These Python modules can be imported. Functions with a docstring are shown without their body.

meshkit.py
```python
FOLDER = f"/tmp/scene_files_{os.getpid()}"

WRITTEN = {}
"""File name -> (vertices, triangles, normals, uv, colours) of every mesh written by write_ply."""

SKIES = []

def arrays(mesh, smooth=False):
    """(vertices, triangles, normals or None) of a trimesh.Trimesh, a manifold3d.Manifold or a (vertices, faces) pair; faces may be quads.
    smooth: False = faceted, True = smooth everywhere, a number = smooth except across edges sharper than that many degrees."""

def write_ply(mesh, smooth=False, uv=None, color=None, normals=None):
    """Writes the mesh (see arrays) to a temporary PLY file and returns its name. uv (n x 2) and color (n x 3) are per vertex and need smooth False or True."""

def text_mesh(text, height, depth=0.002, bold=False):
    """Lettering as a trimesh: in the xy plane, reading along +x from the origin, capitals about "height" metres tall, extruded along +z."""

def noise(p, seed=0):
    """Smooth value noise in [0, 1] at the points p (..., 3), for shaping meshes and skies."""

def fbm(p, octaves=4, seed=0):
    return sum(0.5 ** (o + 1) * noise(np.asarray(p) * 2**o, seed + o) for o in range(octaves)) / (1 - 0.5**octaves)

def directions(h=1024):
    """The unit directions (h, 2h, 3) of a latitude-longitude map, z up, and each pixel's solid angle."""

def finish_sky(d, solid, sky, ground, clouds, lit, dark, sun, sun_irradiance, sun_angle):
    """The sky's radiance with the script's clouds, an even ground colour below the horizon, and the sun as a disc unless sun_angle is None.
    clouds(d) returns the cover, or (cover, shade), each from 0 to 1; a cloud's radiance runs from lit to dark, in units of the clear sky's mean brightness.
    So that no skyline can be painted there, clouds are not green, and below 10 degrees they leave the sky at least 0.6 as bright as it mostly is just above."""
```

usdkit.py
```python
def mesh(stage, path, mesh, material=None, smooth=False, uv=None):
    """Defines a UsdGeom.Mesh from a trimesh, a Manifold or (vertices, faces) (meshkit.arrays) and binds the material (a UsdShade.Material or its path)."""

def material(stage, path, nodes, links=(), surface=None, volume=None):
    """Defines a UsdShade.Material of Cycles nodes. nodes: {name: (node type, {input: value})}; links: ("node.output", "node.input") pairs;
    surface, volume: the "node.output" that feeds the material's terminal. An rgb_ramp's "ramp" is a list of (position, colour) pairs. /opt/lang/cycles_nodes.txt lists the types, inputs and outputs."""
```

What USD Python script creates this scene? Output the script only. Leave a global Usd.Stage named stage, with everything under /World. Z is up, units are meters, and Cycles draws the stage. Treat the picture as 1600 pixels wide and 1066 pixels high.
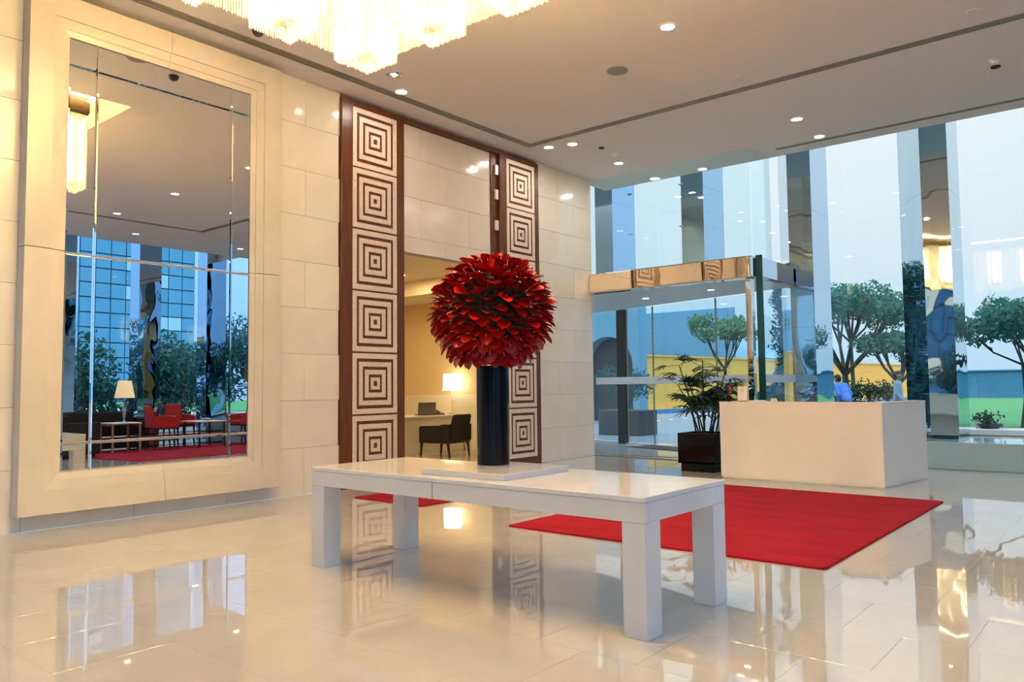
import math, random
import numpy as np, trimesh, manifold3d, usdkit, meshkit
from pxr import Usd, UsdGeom, UsdLux, UsdShade, Gf, Sdf, Vt
from shapely.geometry import Polygon, box as sbox

stage = Usd.Stage.CreateInMemory()
UsdGeom.SetStageUpAxis(stage, 'Z'); UsdGeom.SetStageMetersPerUnit(stage, 1.0)
UsdGeom.Xform.Define(stage, '/World'); UsdGeom.Scope.Define(stage, '/World/Looks')
PI = math.pi
rng = np.random.default_rng(7); random.seed(7)

# ------------------------------------------------------------------ camera, sky, exposure
CAM = np.array([8.8101, 0.0, 1.4])
def cam_basis(yaw, pitch, roll):
    fw = np.array([-math.sin(yaw)*math.cos(pitch), math.cos(yaw)*math.cos(pitch), math.sin(pitch)])
    r = np.cross(fw, [0, 0, 1]); r /= np.linalg.norm(r); u = np.cross(r, fw)
    c, s = math.cos(roll), math.sin(roll)
    return c*r+s*u, -s*r+c*u, -fw
R_, U_, B_ = cam_basis(.691385, .0594286, -.0107768)
cam = UsdGeom.Camera.Define(stage, '/World/camera')
cam.CreateHorizontalApertureAttr(36.0); cam.CreateVerticalApertureAttr(36.0*1066/1600)
cam.CreateFocalLengthAttr(36.0*1213.71/1600); cam.CreateClippingRangeAttr(Gf.Vec2f(0.05, 2000))
cam.CreateFStopAttr(0.0); cam.CreateExposureAttr(0.0)
cam.AddTransformOp().Set(Gf.Matrix4d(*[float(x) for x in (*R_, 0, *U_, 0, *B_, 0, *CAM, 1)]))

MATS = {}
def mat(name, nodes, links=(), surface='p.BSDF', **k):
    MATS[name] = usdkit.material(stage, '/World/Looks/'+name, nodes, links, surface=surface, **k); return MATS[name]

# overcast dusk sky: bright milky above, bluer towards the horizon and towards the +x side
mat('sky', {'tc': ('geometry', {}), 'sx': ('separate_xyz', {}),
            'up': ('map_range', {'from_min': 0.0, 'from_max': 1.0, 'to_min': 0, 'to_max': 1, 'clamp': True}),
            'side': ('map_range', {'range_type': 'smoothstep', 'from_min': .15, 'from_max': .85, 'to_min': 0, 'to_max': 1, 'clamp': True}),
            'nz': ('noise_texture', {'scale': 2.2, 'detail': 5}),
            'nr': ('map_range', {'from_min': .3, 'from_max': .7, 'to_min': -.04, 'to_max': .04}),
            'ad': ('math', {'math_type': 'add'}),
            'front': ('rgb_ramp', {'ramp': [(0, (.25, .345, .42)), (.12, (.325, .375, .41)), (.30, (.41, .425, .435)), (1, (.98, .98, 1.05))]}),
            'left': ('rgb_ramp', {'ramp': [(0, (.17, .30, .50)), (.30, (.27, .45, .75)), (1, (.95, .98, 1.1))]}),
            'all': ('mix_color', {'blend_type': 'mix'}),
            'p': ('background_shader', {'strength': 2.6})},
    [('tc.position', 'sx.vector'), ('sx.z', 'up.value'), ('tc.position', 'nz.vector'), ('nz.fac', 'nr.value'),
     ('up.result', 'ad.value1'), ('nr.result', 'ad.value2'), ('ad.value', 'front.fac'), ('ad.value', 'left.fac'),
     ('sx.x', 'side.value'), ('side.result', 'all.fac'), ('front.color', 'all.a'), ('left.color', 'all.b'), ('all.result', 'p.color')],
    surface='p.background')
dome = UsdLux.DomeLight.Define(stage, '/World/sky_light')
dome.CreateIntensityAttr(1.0); dome.CreateColorAttr(Gf.Vec3f(1, 1, 1))
UsdShade.MaterialBindingAPI.Apply(dome.GetPrim()).Bind(MATS['sky'])
CHANDELIER = 270.0        # radiance scale of the crystal chandelier
DOWNLIGHT = 210.0
NICHE = 9.0

# ------------------------------------------------------------------ helpers
USED = {}
def fresh(parent, name):
    k = (parent, name); n = USED.get(k, 0); USED[k] = n+1
    return f'{parent}/{name}' if n == 0 else f'{parent}/{name}_{n:03d}'
def meta(prim, label=None, cat=None, group=None, kind=None):
    for k, v in (('label', label), ('category', cat), ('group', group), ('kind', kind)):
        if v: prim.SetCustomDataByKey(k, v)
    return prim
def path_of(p): return '/World' if p is None else str(p.GetPath())
def thing(name, label, cat, loc=(0, 0, 0), rotz=0, group=None, kind=None):
    x = UsdGeom.Xform.Define(stage, fresh('/World', name))
    x.AddTranslateOp().Set(Gf.Vec3d(*map(float, loc)))
    if rotz: x.AddRotateZOp().Set(math.degrees(rotz))
    return meta(x.GetPrim(), label, cat, group, kind)
def obj(name, mesh, m, parent=None, smooth=False, label=None, cat=None, group=None, kind=None):
    if isinstance(mesh, (list, tuple)) and len(mesh) and not isinstance(mesh[0], np.ndarray): mesh = cat_(mesh)
    g = usdkit.mesh(stage, fresh(path_of(parent), name), mesh, MATS[m], smooth=smooth)
    return meta(g.GetPrim(), label, cat, group, kind)
def struct(name, mesh, m, **k): return obj(name, mesh, m, kind='structure', **k)
def dup(root, loc, rotz, label=None, group=None):
    was = root.GetCustomData()
    base = root.GetName()
    r = thing(base.rstrip('0123456789').rstrip('_') if base[-3:].isdigit() else base, label or was['label'], was['category'], loc, rotz, group or was.get('group'))
    r.GetReferences().AddInternalReference(root.GetPath()); r.SetInstanceable(True)
    return r
def tm(v, f): return trimesh.Trimesh(np.asarray(v, float), np.asarray(f, int), process=False)
def cat_(ms):
    vs, fs, n = [], [], 0
    for m in ms:
        v, f = np.asarray(m.vertices), np.asarray(m.faces); vs.append(v); fs.append(f+n); n += len(v)
    return tm(np.vstack(vs), np.vstack(fs))
BOXF = np.array([[0,2,3],[0,3,1],[4,5,7],[4,7,6],[0,1,5],[0,5,4],[2,6,7],[2,7,3],[0,4,6],[0,6,2],[1,3,7],[1,7,5]])
def bx(x0, x1, y0, y1, z0, z1):
    return tm([(x, y, z) for z in (z0, z1) for y in (y0, y1) for x in (x0, x1)], BOXF)
def hull(p): return trimesh.convex.convex_hull(np.asarray(p, float))
def cbx(x0, x1, y0, y1, z0, z1, c=.004):
    p = []
    for sx, x in ((1, x0), (-1, x1)):
        for sy, y in ((1, y0), (-1, y1)):
            for sz, z in ((1, z0), (-1, z1)):
                p += [(x+sx*c, y+sy*c, z), (x+sx*c, y, z+sz*c), (x, y+sy*c, z+sz*c)]
    return hull(p)
def mv(m, x=0, y=0, z=0): m = m.copy(); m.apply_translation((x, y, z)); return m
def rz(m, a, c=(0, 0, 0)): m = m.copy(); m.apply_transform(trimesh.transformations.rotation_matrix(a, (0, 0, 1), c)); return m
def rot(m, a, ax, c=(0, 0, 0)): m = m.copy(); m.apply_transform(trimesh.transformations.rotation_matrix(a, ax, c)); return m
def tube(pts, rad, n=8, cap=True):
    p = np.asarray(pts, float); rad = np.broadcast_to(np.asarray(rad, float), (len(p),))
    t = np.gradient(p, axis=0); t /= np.linalg.norm(t, axis=1, keepdims=True)+1e-12
    ref = np.array([0, 0, 1.]) if abs(t[:, 2]).mean() < .9 else np.array([1., 0, 0])
    a = np.cross(t, ref); a /= np.linalg.norm(a, axis=1, keepdims=True)+1e-12; b = np.cross(t, a)
    ang = np.arange(n)*2*PI/n
    v = (p[:, None]+rad[:, None, None]*(np.cos(ang)[None, :, None]*a[:, None]+np.sin(ang)[None, :, None]*b[:, None])).reshape(-1, 3)
    f = []
    for i in range(len(p)-1):
        for j in range(n):
            q = [i*n+j, (i+1)*n+j, (i+1)*n+(j+1) % n, i*n+(j+1) % n]; f += [(q[0], q[2], q[1]), (q[0], q[3], q[2])]
    if cap:
        for j in range(1, n-1): f += [(0, j, j+1), ((len(p)-1)*n, (len(p)-1)*n+j+1, (len(p)-1)*n+j)]
    return tm(v, f)
def lathe(prof, n=24, c=(0, 0, 0)):
    pr = np.asarray(prof, float); ang = np.arange(n)*2*PI/n
    v = np.stack([pr[:, 0][:, None]*np.cos(ang), pr[:, 0][:, None]*np.sin(ang), np.repeat(pr[:, 1][:, None], n, 1)], -1).reshape(-1, 3)+np.array(c)
    f = []
    for i in range(len(pr)-1):
        for j in range(n):
            a, b, cc, d = i*n+j, i*n+(j+1) % n, (i+1)*n+(j+1) % n, (i+1)*n+j
            f += [(a, b, cc), (a, cc, d)]
    return tm(v, f)
def prism(poly, z0, z1):
    m = trimesh.creation.extrude_polygon(poly if hasattr(poly, 'exterior') else Polygon(poly), z1-z0, engine='earcut'); m.apply_translation((0, 0, z0)); return m
def qs(v, f=((0, 1, 2), (0, 2, 3))): return tm(v, f)

# ------------------------------------------------------------------ materials
def pbr(name, col, rough=.5, metal=0., **k):
    mat(name, {'p': ('principled_bsdf', {'base_color': col, 'roughness': rough, 'metallic': metal, **k})})
def marble(name, col, col2, rough=.12, scale=1.2, vary=.06, bump=0., bscale=1.5, **k):
    n = {'g': ('geometry', {}), 'o': ('object_info', {}), 'n': ('noise_texture', {'scale': scale, 'detail': 6, 'roughness': .6, 'distortion': 1.2}),
         'r': ('rgb_ramp', {'ramp': [(.35, col), (.72, col2)]}),
         'vr': ('map_range', {'from_min': 0, 'from_max': 1, 'to_min': 1-vary, 'to_max': 1.0}),
         'h': ('hsv', {}), 'p': ('principled_bsdf', {'roughness': rough, **k})}
    l = [('g.position', 'n.vector'), ('n.fac', 'r.fac'), ('o.random', 'vr.value'), ('vr.result', 'h.value'), ('r.color', 'h.color'), ('h.color', 'p.base_color')]
    if bump:
        n |= {'bn': ('noise_texture', {'scale': bscale, 'detail': 1}), 'b': ('bump', {'strength': 1.0, 'distance': bump})}
        l += [('g.position', 'bn.vector'), ('bn.fac', 'b.height'), ('b.normal', 'p.normal')]
    mat(name, n, l)
marble('floor_marble', (.545, .53, .505), (.505, .485, .455), rough=.02, vary=.012, bump=.0012, bscale=1.6, ior=2.45)
marble('wall_marble', (.88, .82, .72), (.82, .755, .65), rough=.13, vary=.05)
marble('frame_marble', (.69, .64, .55), (.645, .59, .50), rough=.22, vary=.03)
marble('table_marble', (.80, .80, .80), (.74, .74, .74), rough=.08, vary=.02, ior=1.6)
marble('desk_white', (.90, .86, .80), (.88, .84, .78), rough=.35, vary=.0)
pbr('grout', (.50, .46, .40), .7)
pbr('ceiling_paint', (.78, .75, .72), .8)
pbr('white_paint', (.85, .85, .84), .5)
pbr('slot_metal', (.30, .29, .24), .45, .3)
pbr('slot_dark', (.03, .03, .025), .8)
pbr('black_lacquer', (.006, .006, .007), .06, specular_ior_level=.22)
pbr('black_fabric', (.012, .012, .013), .85)
pbr('dark_wood', (.035, .016, .010), .35)
pbr('dark_plastic', (.03, .03, .035), .4)
pbr('screen_grey', (.11, .11, .12), .3)
pbr('cream_wall', (.82, .72, .52), .5)
pbr('niche_wall', (.80, .62, .34), .55)
pbr('cream_lacquer', (.86, .80, .66), .2)
pbr('brass', (.75, .58, .30), .25, 1.)
pbr('bronze', (.20, .14, .075), .3, 1.)
pbr('chrome', (.82, .83, .84), .05, 1.)
pbr('hinge_metal', (.75, .72, .66), .4, .3)
pbr('soil', (.05, .035, .02), .9)
pbr('paper', (.88, .87, .85), .6)
pbr('red_velvet', (.42, .012, .018), .8, sheen_weight=.3, sheen_tint=(1, .3, .3))
pbr('oak', (.35, .22, .12), .4)
pbr('glass_dark', (.01, .06, .055), .05)
pbr('tower_mullion', (.03, .14, .24), .4)
pbr('tower_pane', (.07, .33, .55), .12)
pbr('dark_pane', (.02, .11, .19), .1)
pbr('tower_pane_light', (.30, .62, .78), .12)
pbr('skin', (.30, .15, .09), .5)
pbr('hair', (.012, .010, .009), .6)
pbr('shirt_pale', (.20, .34, .46), .7)
pbr('shirt_blue', (.06, .20, .65), .7)
pbr('trousers', (.02, .04, .07), .7)
pbr('car_black', (.008, .009, .011), .08)
pbr('tyre', (.015, .015, .015), .7)
pbr('blue_wall', (.045, .20, .36), .6)
pbr('building_blue', (.14, .33, .43), .6)
pbr('yellow_wall', (.86, .44, .055), .7)
pbr('kerb_white', (.80, .80, .74), .5)
pbr('asphalt', (.17, .21, .25), .35)
pbr('mat_brown', (.10, .065, .055), .9)
pbr('mirror_glass', (.90, .92, .92), .0, 1.)
pbr('steel_mirror_plain', (.70, .66, .60), .03, 1.)
mat('wood', {'g': ('geometry', {}), 'm': ('mapping', {'scale': (8, 8, .8)}), 'n': ('noise_texture', {'scale': 3.0, 'detail': 5, 'distortion': .6}),
             'r': ('rgb_ramp', {'ramp': [(.3, (.088, .025, .0075)), (.7, (.15, .048, .015))]}), 'p': ('principled_bsdf', {'roughness': .32})},
    [('g.position', 'm.vector'), ('m.vector', 'n.vector'), ('n.fac', 'r.fac'), ('r.color', 'p.base_color')])
mat('inlay', {'g': ('geometry', {}), 'n': ('noise_texture', {'scale': 30, 'detail': 3}), 'r': ('rgb_ramp', {'ramp': [(.3, (.72, .58, .48)), (.7, (.84, .72, .61))]}), 'p': ('principled_bsdf', {'roughness': .35})},
    [('g.position', 'n.vector'), ('n.fac', 'r.fac'), ('r.color', 'p.base_color')])
def steel(name, col, s, d):
    mat(name, {'g': ('geometry', {}), 'm': ('mapping', {'scale': (1.5, 1.5, .9)}), 'n': ('noise_texture', {'scale': s, 'detail': 1.5, 'distortion': .4}), 'b': ('bump', {'strength': 1., 'distance': d}),
               'p': ('principled_bsdf', {'base_color': col, 'metallic': 1., 'roughness': .02})},
        [('g.position', 'm.vector'), ('m.vector', 'n.vector'), ('n.fac', 'b.height'), ('b.normal', 'p.normal')])
steel('steel', (.50, .62, .70), .7, .016)
pbr('ledge', (.36, .56, .64), .06, ior=1.9)
steel('steel_warm', (.80, .70, .56), 1.0, .008)
def pane(name, tint, ior=1.5):
    mat(name, {'gg': ('geometry', {}), 'io': ('mix_float', {'a': ior, 'b': 1/ior}), 'f': ('fresnel', {}), 't': ('transparent_bsdf', {'color': tint}), 'g': ('glossy_bsdf', {'color': (1, 1, 1), 'roughness': 0.0}), 'x': ('mix_closure', {})},
        [('gg.backfacing', 'io.fac'), ('io.result', 'f.IOR'), ('f.fac', 'x.fac'), ('t.BSDF', 'x.closure1'), ('g.BSDF', 'x.closure2')], surface='x.closure')
pane('facade_glass', (.905, .945, .96))
pane('facade_glass_blue', (.84, .92, .97))
pane('clear_glass', (.90, .97, .985), 1.3)
mat('frosted', {'t': ('transparent_bsdf', {'color': (.9, .95, 1)}), 'd': ('diffuse_bsdf', {'color': (.70, .80, .9)}), 'e': ('translucent_bsdf', {'color': (.75, .85, .95)}), 'a': ('mix_closure', {'fac': .5}), 'x': ('mix_closure', {'fac': .85})},
    [('d.BSDF', 'a.closure1'), ('e.BSDF', 'a.closure2'), ('t.BSDF', 'x.closure1'), ('a.closure', 'x.closure2')], surface='x.closure')
pbr('crystal_clear', (.95, .97, .98), .02, transmission_weight=.9, ior=1.45)
# crystal rods, lit by the white-hot tubes between them and glowing a little along their length
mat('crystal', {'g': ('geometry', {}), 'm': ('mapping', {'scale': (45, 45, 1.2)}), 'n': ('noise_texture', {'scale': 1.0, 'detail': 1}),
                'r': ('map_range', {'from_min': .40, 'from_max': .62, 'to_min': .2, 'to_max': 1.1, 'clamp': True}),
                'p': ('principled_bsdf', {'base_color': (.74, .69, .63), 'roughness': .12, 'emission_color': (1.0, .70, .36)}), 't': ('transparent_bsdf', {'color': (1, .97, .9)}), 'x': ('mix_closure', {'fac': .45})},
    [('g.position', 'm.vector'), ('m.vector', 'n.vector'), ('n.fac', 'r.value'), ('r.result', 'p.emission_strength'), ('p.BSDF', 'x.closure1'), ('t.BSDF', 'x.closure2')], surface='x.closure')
def lamp(name, col, s): mat(name, {'p': ('emission', {'color': col, 'strength': s})}, surface='p.emission')
lamp('downlight_glow', (1., .88, .74), DOWNLIGHT)
lamp('tube_glow', (1., .66, .26), CHANDELIER)
lamp('niche_glow', (1., .72, .36), 470.)
lamp('cove_glow', (1., .72, .34), 110.)
lamp('shade_glow', (1., .86, .58), 4.5)
lamp('lit_window', (1., .85, .62), 1.2)
lamp('wash_glow', (1., .58, .14), 12.)
lamp('ground_glow', (1., .97, .9), 8.)
mat('shade_fabric', {'d': ('diffuse_bsdf', {'color': (.9, .82, .68)}), 't': ('translucent_bsdf', {'color': (.9, .82, .66)}), 'x': ('mix_closure', {'fac': .4}),
                     'e': ('emission', {'color': (1., .82, .5), 'strength': .25}), 'y': ('add_closure', {})},
    [('d.BSDF', 'x.closure1'), ('t.BSDF', 'x.closure2'), ('x.closure', 'y.closure1'), ('e.emission', 'y.closure2')], surface='y.closure')
mat('carpet_red', {'g': ('geometry', {}), 'm': ('mapping', {'scale': (.6, 2.2, 1)}), 'n': ('noise_texture', {'scale': 2.0, 'detail': 5, 'roughness': .6}), 'n2': ('noise_texture', {'scale': 180, 'detail': 2}),
                   'r': ('rgb_ramp', {'ramp': [(.32, (.26, .004, .012)), (.65, (.37, .008, .022))]}), 'b': ('bump', {'strength': .5, 'distance': .004}),
                   'p': ('principled_bsdf', {'roughness': .95, 'specular_ior_level': .12, 'sheen_weight': .08, 'sheen_tint': (1, .2, .25)})},
    [('g.position', 'm.vector'), ('m.vector', 'n.vector'), ('n.fac', 'r.fac'), ('r.color', 'p.base_color'), ('g.position', 'n2.vector'), ('n2.fac', 'b.height'), ('b.normal', 'p.normal')])
def leafm(name, c1, c2, rough=.45, tr=.25):
    mat(name, {'g': ('geometry', {}), 'r': ('rgb_ramp', {'ramp': [(0, c1), (1, c2)]}), 'p': ('principled_bsdf', {'roughness': rough}), 't': ('translucent_bsdf', {}), 'x': ('mix_closure', {'fac': tr})},
        [('g.random_per_island', 'r.fac'), ('r.color', 'p.base_color'), ('r.color', 't.color'), ('p.BSDF', 'x.closure1'), ('t.BSDF', 'x.closure2')], surface='x.closure')
leafm('leaf_tree', (.035, .16, .12), (.10, .28, .15))
leafm('leaf_pale', (.10, .22, .12), (.20, .34, .18))
leafm('leaf_hedge', (.010, .085, .075), (.035, .18, .12))
leafm('leaf_palm', (.015, .045, .018), (.05, .095, .03))
leafm('grass', (.03, .42, .10), (.08, .58, .16), .7)
pbr('lawn', (.025, .22, .055), .8)
pbr('bark', (.055, .060, .055), .8)
mat('spathe', {'o': ('object_info', {}), 'r': ('rgb_ramp', {'ramp': [(0, (.26, .002, .005)), (1, (.55, .010, .008))]}), 'p': ('principled_bsdf', {'roughness': .28, 'coat_weight': .25})},
    [('o.random', 'r.fac'), ('r.color', 'p.base_color')])
pbr('spadix', (.85, .42, .30), .5)
pbr('spadix_red', (.40, .03, .02), .5)
pbr('core_green', (.02, .03, .012), .8)

# ------------------------------------------------------------------ room shell
H = 5.63
ROOM = sbox(-.2, -5.2, 13.8, 14.12)
# floor: marble tiles in running bond on a bed
T = .63
fl = struct('floor', [bx(0, 16.4, -7, 15.9, -.20, -.004), bx(-8.2, 0, 7.9, 13.1, -.20, -.004), bx(-2.8, 0, 13.1, 17.0, -.2, -.004), bx(0, 3.6, 15.9, 16.4, -.2, -.004)], 'grout')
tiles = []
def pix(p):
    d = np.asarray(p, float)-CAM; z = -(d @ B_)
    if z < .05: return None
    return 800+1213.71*(d @ R_)/z, 533-1213.71*(d @ U_)/z
j0 = -14
for j in range(j0, 27):
    y0 = 1.575+T*j-T*2
    off = 0 if j % 2 else T/2
    for i in range(-14, 27):
        x0 = 5.465-.63*8+T*i+off-.0
        cells = [(max(x0, 0), min(x0+T, 16.4), max(y0, -7), min(y0+T, 15.9))] if x0+T > 0 else []
        if x0 < 0:
            cells += [(max(x0, -8.2), min(x0+T, 0), max(y0, 7.9), min(y0+T, 13.1))]
            cells += [(max(x0, -2.8), min(x0+T, 0), max(y0, 13.1), min(y0+T, 17.0))]
        for a, b, c, d in cells:
            if b-a > .03 and d-c > .03: tiles.append((a, b, c, d))
def tile_area(t):
    pts = [pix((x, y, 0)) for x, y in ((t[0], t[2]), (t[1], t[2]), (t[1], t[3]), (t[0], t[3]))]
    if any(p is None for p in pts): return 0
    a = np.clip([p[0] for p in pts], 0, 1600); b = np.clip([p[1] for p in pts], 0, 1066)
    return .5*abs(np.dot(a, np.roll(b, 1))-np.dot(b, np.roll(a, 1)))
tiles.sort(key=tile_area, reverse=True)
def tile_mesh(t, g=.0007, c=.0006):
    x0, x1, y0, y1 = t[0]+g, t[1]-g, t[2]+g, t[3]-g
    v = [(x0, y0, -.004), (x1, y0, -.004), (x1, y1, -.004), (x0, y1, -.004), (x0, y0, -c), (x1, y0, -c), (x1, y1, -c), (x0, y1, -c), (x0+c, y0+c, 0), (x1-c, y0+c, 0), (x1-c, y1-c, 0), (x0+c, y1-c, 0)]
    f = [(8, 9, 10), (8, 10, 11)]
    for k in range(4):
        n = (k+1) % 4
        f += [(k, n, 4+n), (k, 4+n, 4+k), (4+k, 4+n, 8+n), (4+k, 8+n, 8+k)]
    return tm(v, f)
for t in tiles[:300]: obj('tile', tile_mesh(t), 'floor_marble', fl)
obj('outer_tiles', [tile_mesh(t) for t in tiles[300:]], 'floor_marble', fl, kind='stuff')

# ceiling with coffer and slots
COF = (3.0, 6.55, 1.45, 5.15)
SX0, SX1, SY0, SY1, SW = .44, 10.95, -3.5, 10.63, .165
ring = sbox(SX0, SY0, SX1, SY1).difference(sbox(SX0+SW, SY0+SW, SX1-SW, SY1-SW))
S2 = sbox(3.72, 13.62, 13.3, 13.74)
cp = ROOM.difference(sbox(COF[0], COF[2], COF[1], COF[3])).difference(ring).difference(S2)
ce = [prism(g, H, H+.22) for g in getattr(cp, 'geoms', [cp])]
ce += [bx(COF[0]-.1, COF[0]-.002, COF[2], COF[3], H+.22, 6.15), bx(COF[1]+.002, COF[1]+.1, COF[2], COF[3], H+.22, 6.15), bx(COF[0]-.1, COF[1]+.1, COF[2]-.1, COF[2]-.002, H+.22, 6.15), bx(COF[0]-.1, COF[1]+.1, COF[3]+.002, COF[3]+.1, H+.22, 6.15),
       bx(COF[0]-.1, COF[1]+.1, COF[2]-.1, COF[3]+.1, 6.15, 6.3)]
# raised strip of ceiling over the two glass facades and the bulkheads
ce += [bx(-3, 16.6, 13.92, 14.12, H+.22, 7.4), bx(13.6, 13.8, -5.2, 13.92, H+.22, 7.4), bx(-.2, 13.8, -5.2, -5.0, H+.22, 7.4), bx(-.2, 16.7, -7.1, -5.2, 7.25, 7.4), bx(-3.0, 16.7, 14.12, 16.3, 7.25, 7.4), bx(13.8, 16.7, -5.2, 14.12, 7.25, 7.4)]
struct('ceiling', ce, 'ceiling_paint')
obj('slot_housing', [prism(ring, H+.12, H+.2), prism(S2, H+.12, H+.2)], 'slot_dark', kind='structure')
def slot(name, label, x0, x1, y0, y1, along, n=4):
    t = thing(name, label, 'air vent', ((x0+x1)/2, (y0+y1)/2, H), group=None); L = ((x0+x1)/2, (y0+y1)/2, H)
    if along == 'y':
        w = (x1-x0)/n
        for k in range(n):
            a = x0+k*w+w*.18
            obj('blade', mv(cbx(a, a+w*.62, y0, y1, H-.004, H+.02, .002), *[-q for q in L]), 'slot_metal', t)
    else:
        w = (y1-y0)/n
        for k in range(n):
            a = y0+k*w+w*.18
            obj('blade', mv(cbx(x0, x1, a, a+w*.62, H-.004, H+.02, .002), *[-q for q in L]), 'slot_metal', t)
slot('ceiling_air_slot', 'long bronze slotted ceiling air vent running above the mirror and wooden portal', SX0, SX0+SW, SY0, SY1, 'y')
slot('ceiling_air_slot', 'long bronze slotted ceiling air vent crossing the ceiling in front of the entrance', SX0+SW, SX1-SW, SY1-SW, SY1, 'x')
slot('ceiling_air_slot', 'ceiling air vent seen only in the mirror, along the lounge side', SX1-SW, SX1, SY0, SY1, 'y')
slot('ceiling_air_slot', 'narrow dark ceiling slot close to the tall window glass, right of the entrance', 3.72, 13.3, 13.62, 13.74, 'x', 2)

# left wall: bed plus marble slabs
MOD = .6255
def slabs(parent, plane, y0, y1, z0, z1, offset=0., w=1.12, depth=.022, axis='x', m='wall_marble', sgn=1):
    k = 0
    while k*MOD < z1:
        a, b = max(k*MOD, z0), min((k+1)*MOD, z1)
        if b-a > .02:
            s = 6.265+(w/2 if k % 2 else 0)+offset-40*w
            while s < y1:
                c, d = max(s, y0), min(s+w, y1)
                if d-c > .02:
                    g = .0016
                    if axis == 'x': mm = cbx(plane-depth, plane, c+g, d-g, a+g, b-g, .0025)
                    else: mm = cbx(c+g, d-g, plane-depth if sgn > 0 else plane, plane if sgn > 0 else plane+depth, a+g, b-g, .0025)
                    obj('slab', mm, m, parent)
                s += w
        k += 1
PY0, PY1 = 6.84, 11.42
wl = struct('wall_left', [bx(-.2, -.023, -7, PY0, 0, H), bx(-.2, -.023, PY1, 13.2, 0, H), bx(-.2, -.06, PY0, 8.0, 0, H), bx(-.2, -.06, 10.3, PY1, 0, H), bx(-.2, -.055, 8.0, 10.3, 3.5, H)], 'grout')
slabs(wl, 0, -1.0, PY0, 0, H)
slabs(wl, 0, PY1, 13.2, 0, H, offset=.18)
slabs(wl, -.03, 8.0, 10.12, 3.505, 5.52, offset=-.05, w=1.12)
obj('wall_edge', [cbx(-.2, -.001, 13.2, 13.235, 0, H, .004)], 'wall_marble', wl)
struct('window_16', [bx(-.2+2.1*k+.004, -.2+2.1*(k+1)-.004, -7.0, -6.986, 0, 7.25) for k in range(8)], 'facade_glass_blue')

# wooden portal: two inlaid pivot panels, head beam, jamb
def inlaid(name, label, y0, y1, s0, s1):
    t = thing(name, label, 'wall panel', (0, (y0+y1)/2, 0)); oy = (y0+y1)/2
    obj('board', cbx(-.055, .045, y0-oy, y1-oy, 0.0, 5.585, .006), 'wood', t)
    hw = [0, 35, 57, 90, 110, 143, 163, 195, 228]
    W_, zc = s1-s0, (5.05, 4.16, 3.265, 2.37, 1.475, .58)
    for c in zc:
        cy = (s0+s1)/2-oy; sy, sz = W_/410, .868/410
        for q in range(4):
            a, b = 205-hw[2*q], 205-hw[2*q+1]
            if q == 3: b = 17
            o = sbox(-a*sy, -a*sz, a*sy, a*sz).difference(sbox(-b*sy, -b*sz, b*sy, b*sz))
            m = prism(o, 0, .012)
            v = m.vertices.copy(); m = tm(np.stack([.043+v[:, 2], cy+v[:, 0], c+v[:, 1]], 1), m.faces)
            obj('inlay_ring', m, 'inlay', t)
    return t
inlaid('inlaid_panel', 'tall brown wood panel inlaid with pale concentric squares, left of the niche opening', 6.845, 8.035, 7.035, 7.87)
inlaid('inlaid_panel', 'tall brown wood panel inlaid with pale concentric squares, behind the black vase', 10.30, 11.415, 10.475, 11.275)
hb = thing('portal_beam', 'dark wooden head beam bridging the two inlaid panels under the ceiling', 'beam', (0, 9.2, 5.5))
obj('beam', cbx(-.05, .04, 8.04-9.2, 10.298-9.2, .025, .085, .004), 'wood', hb)
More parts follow.
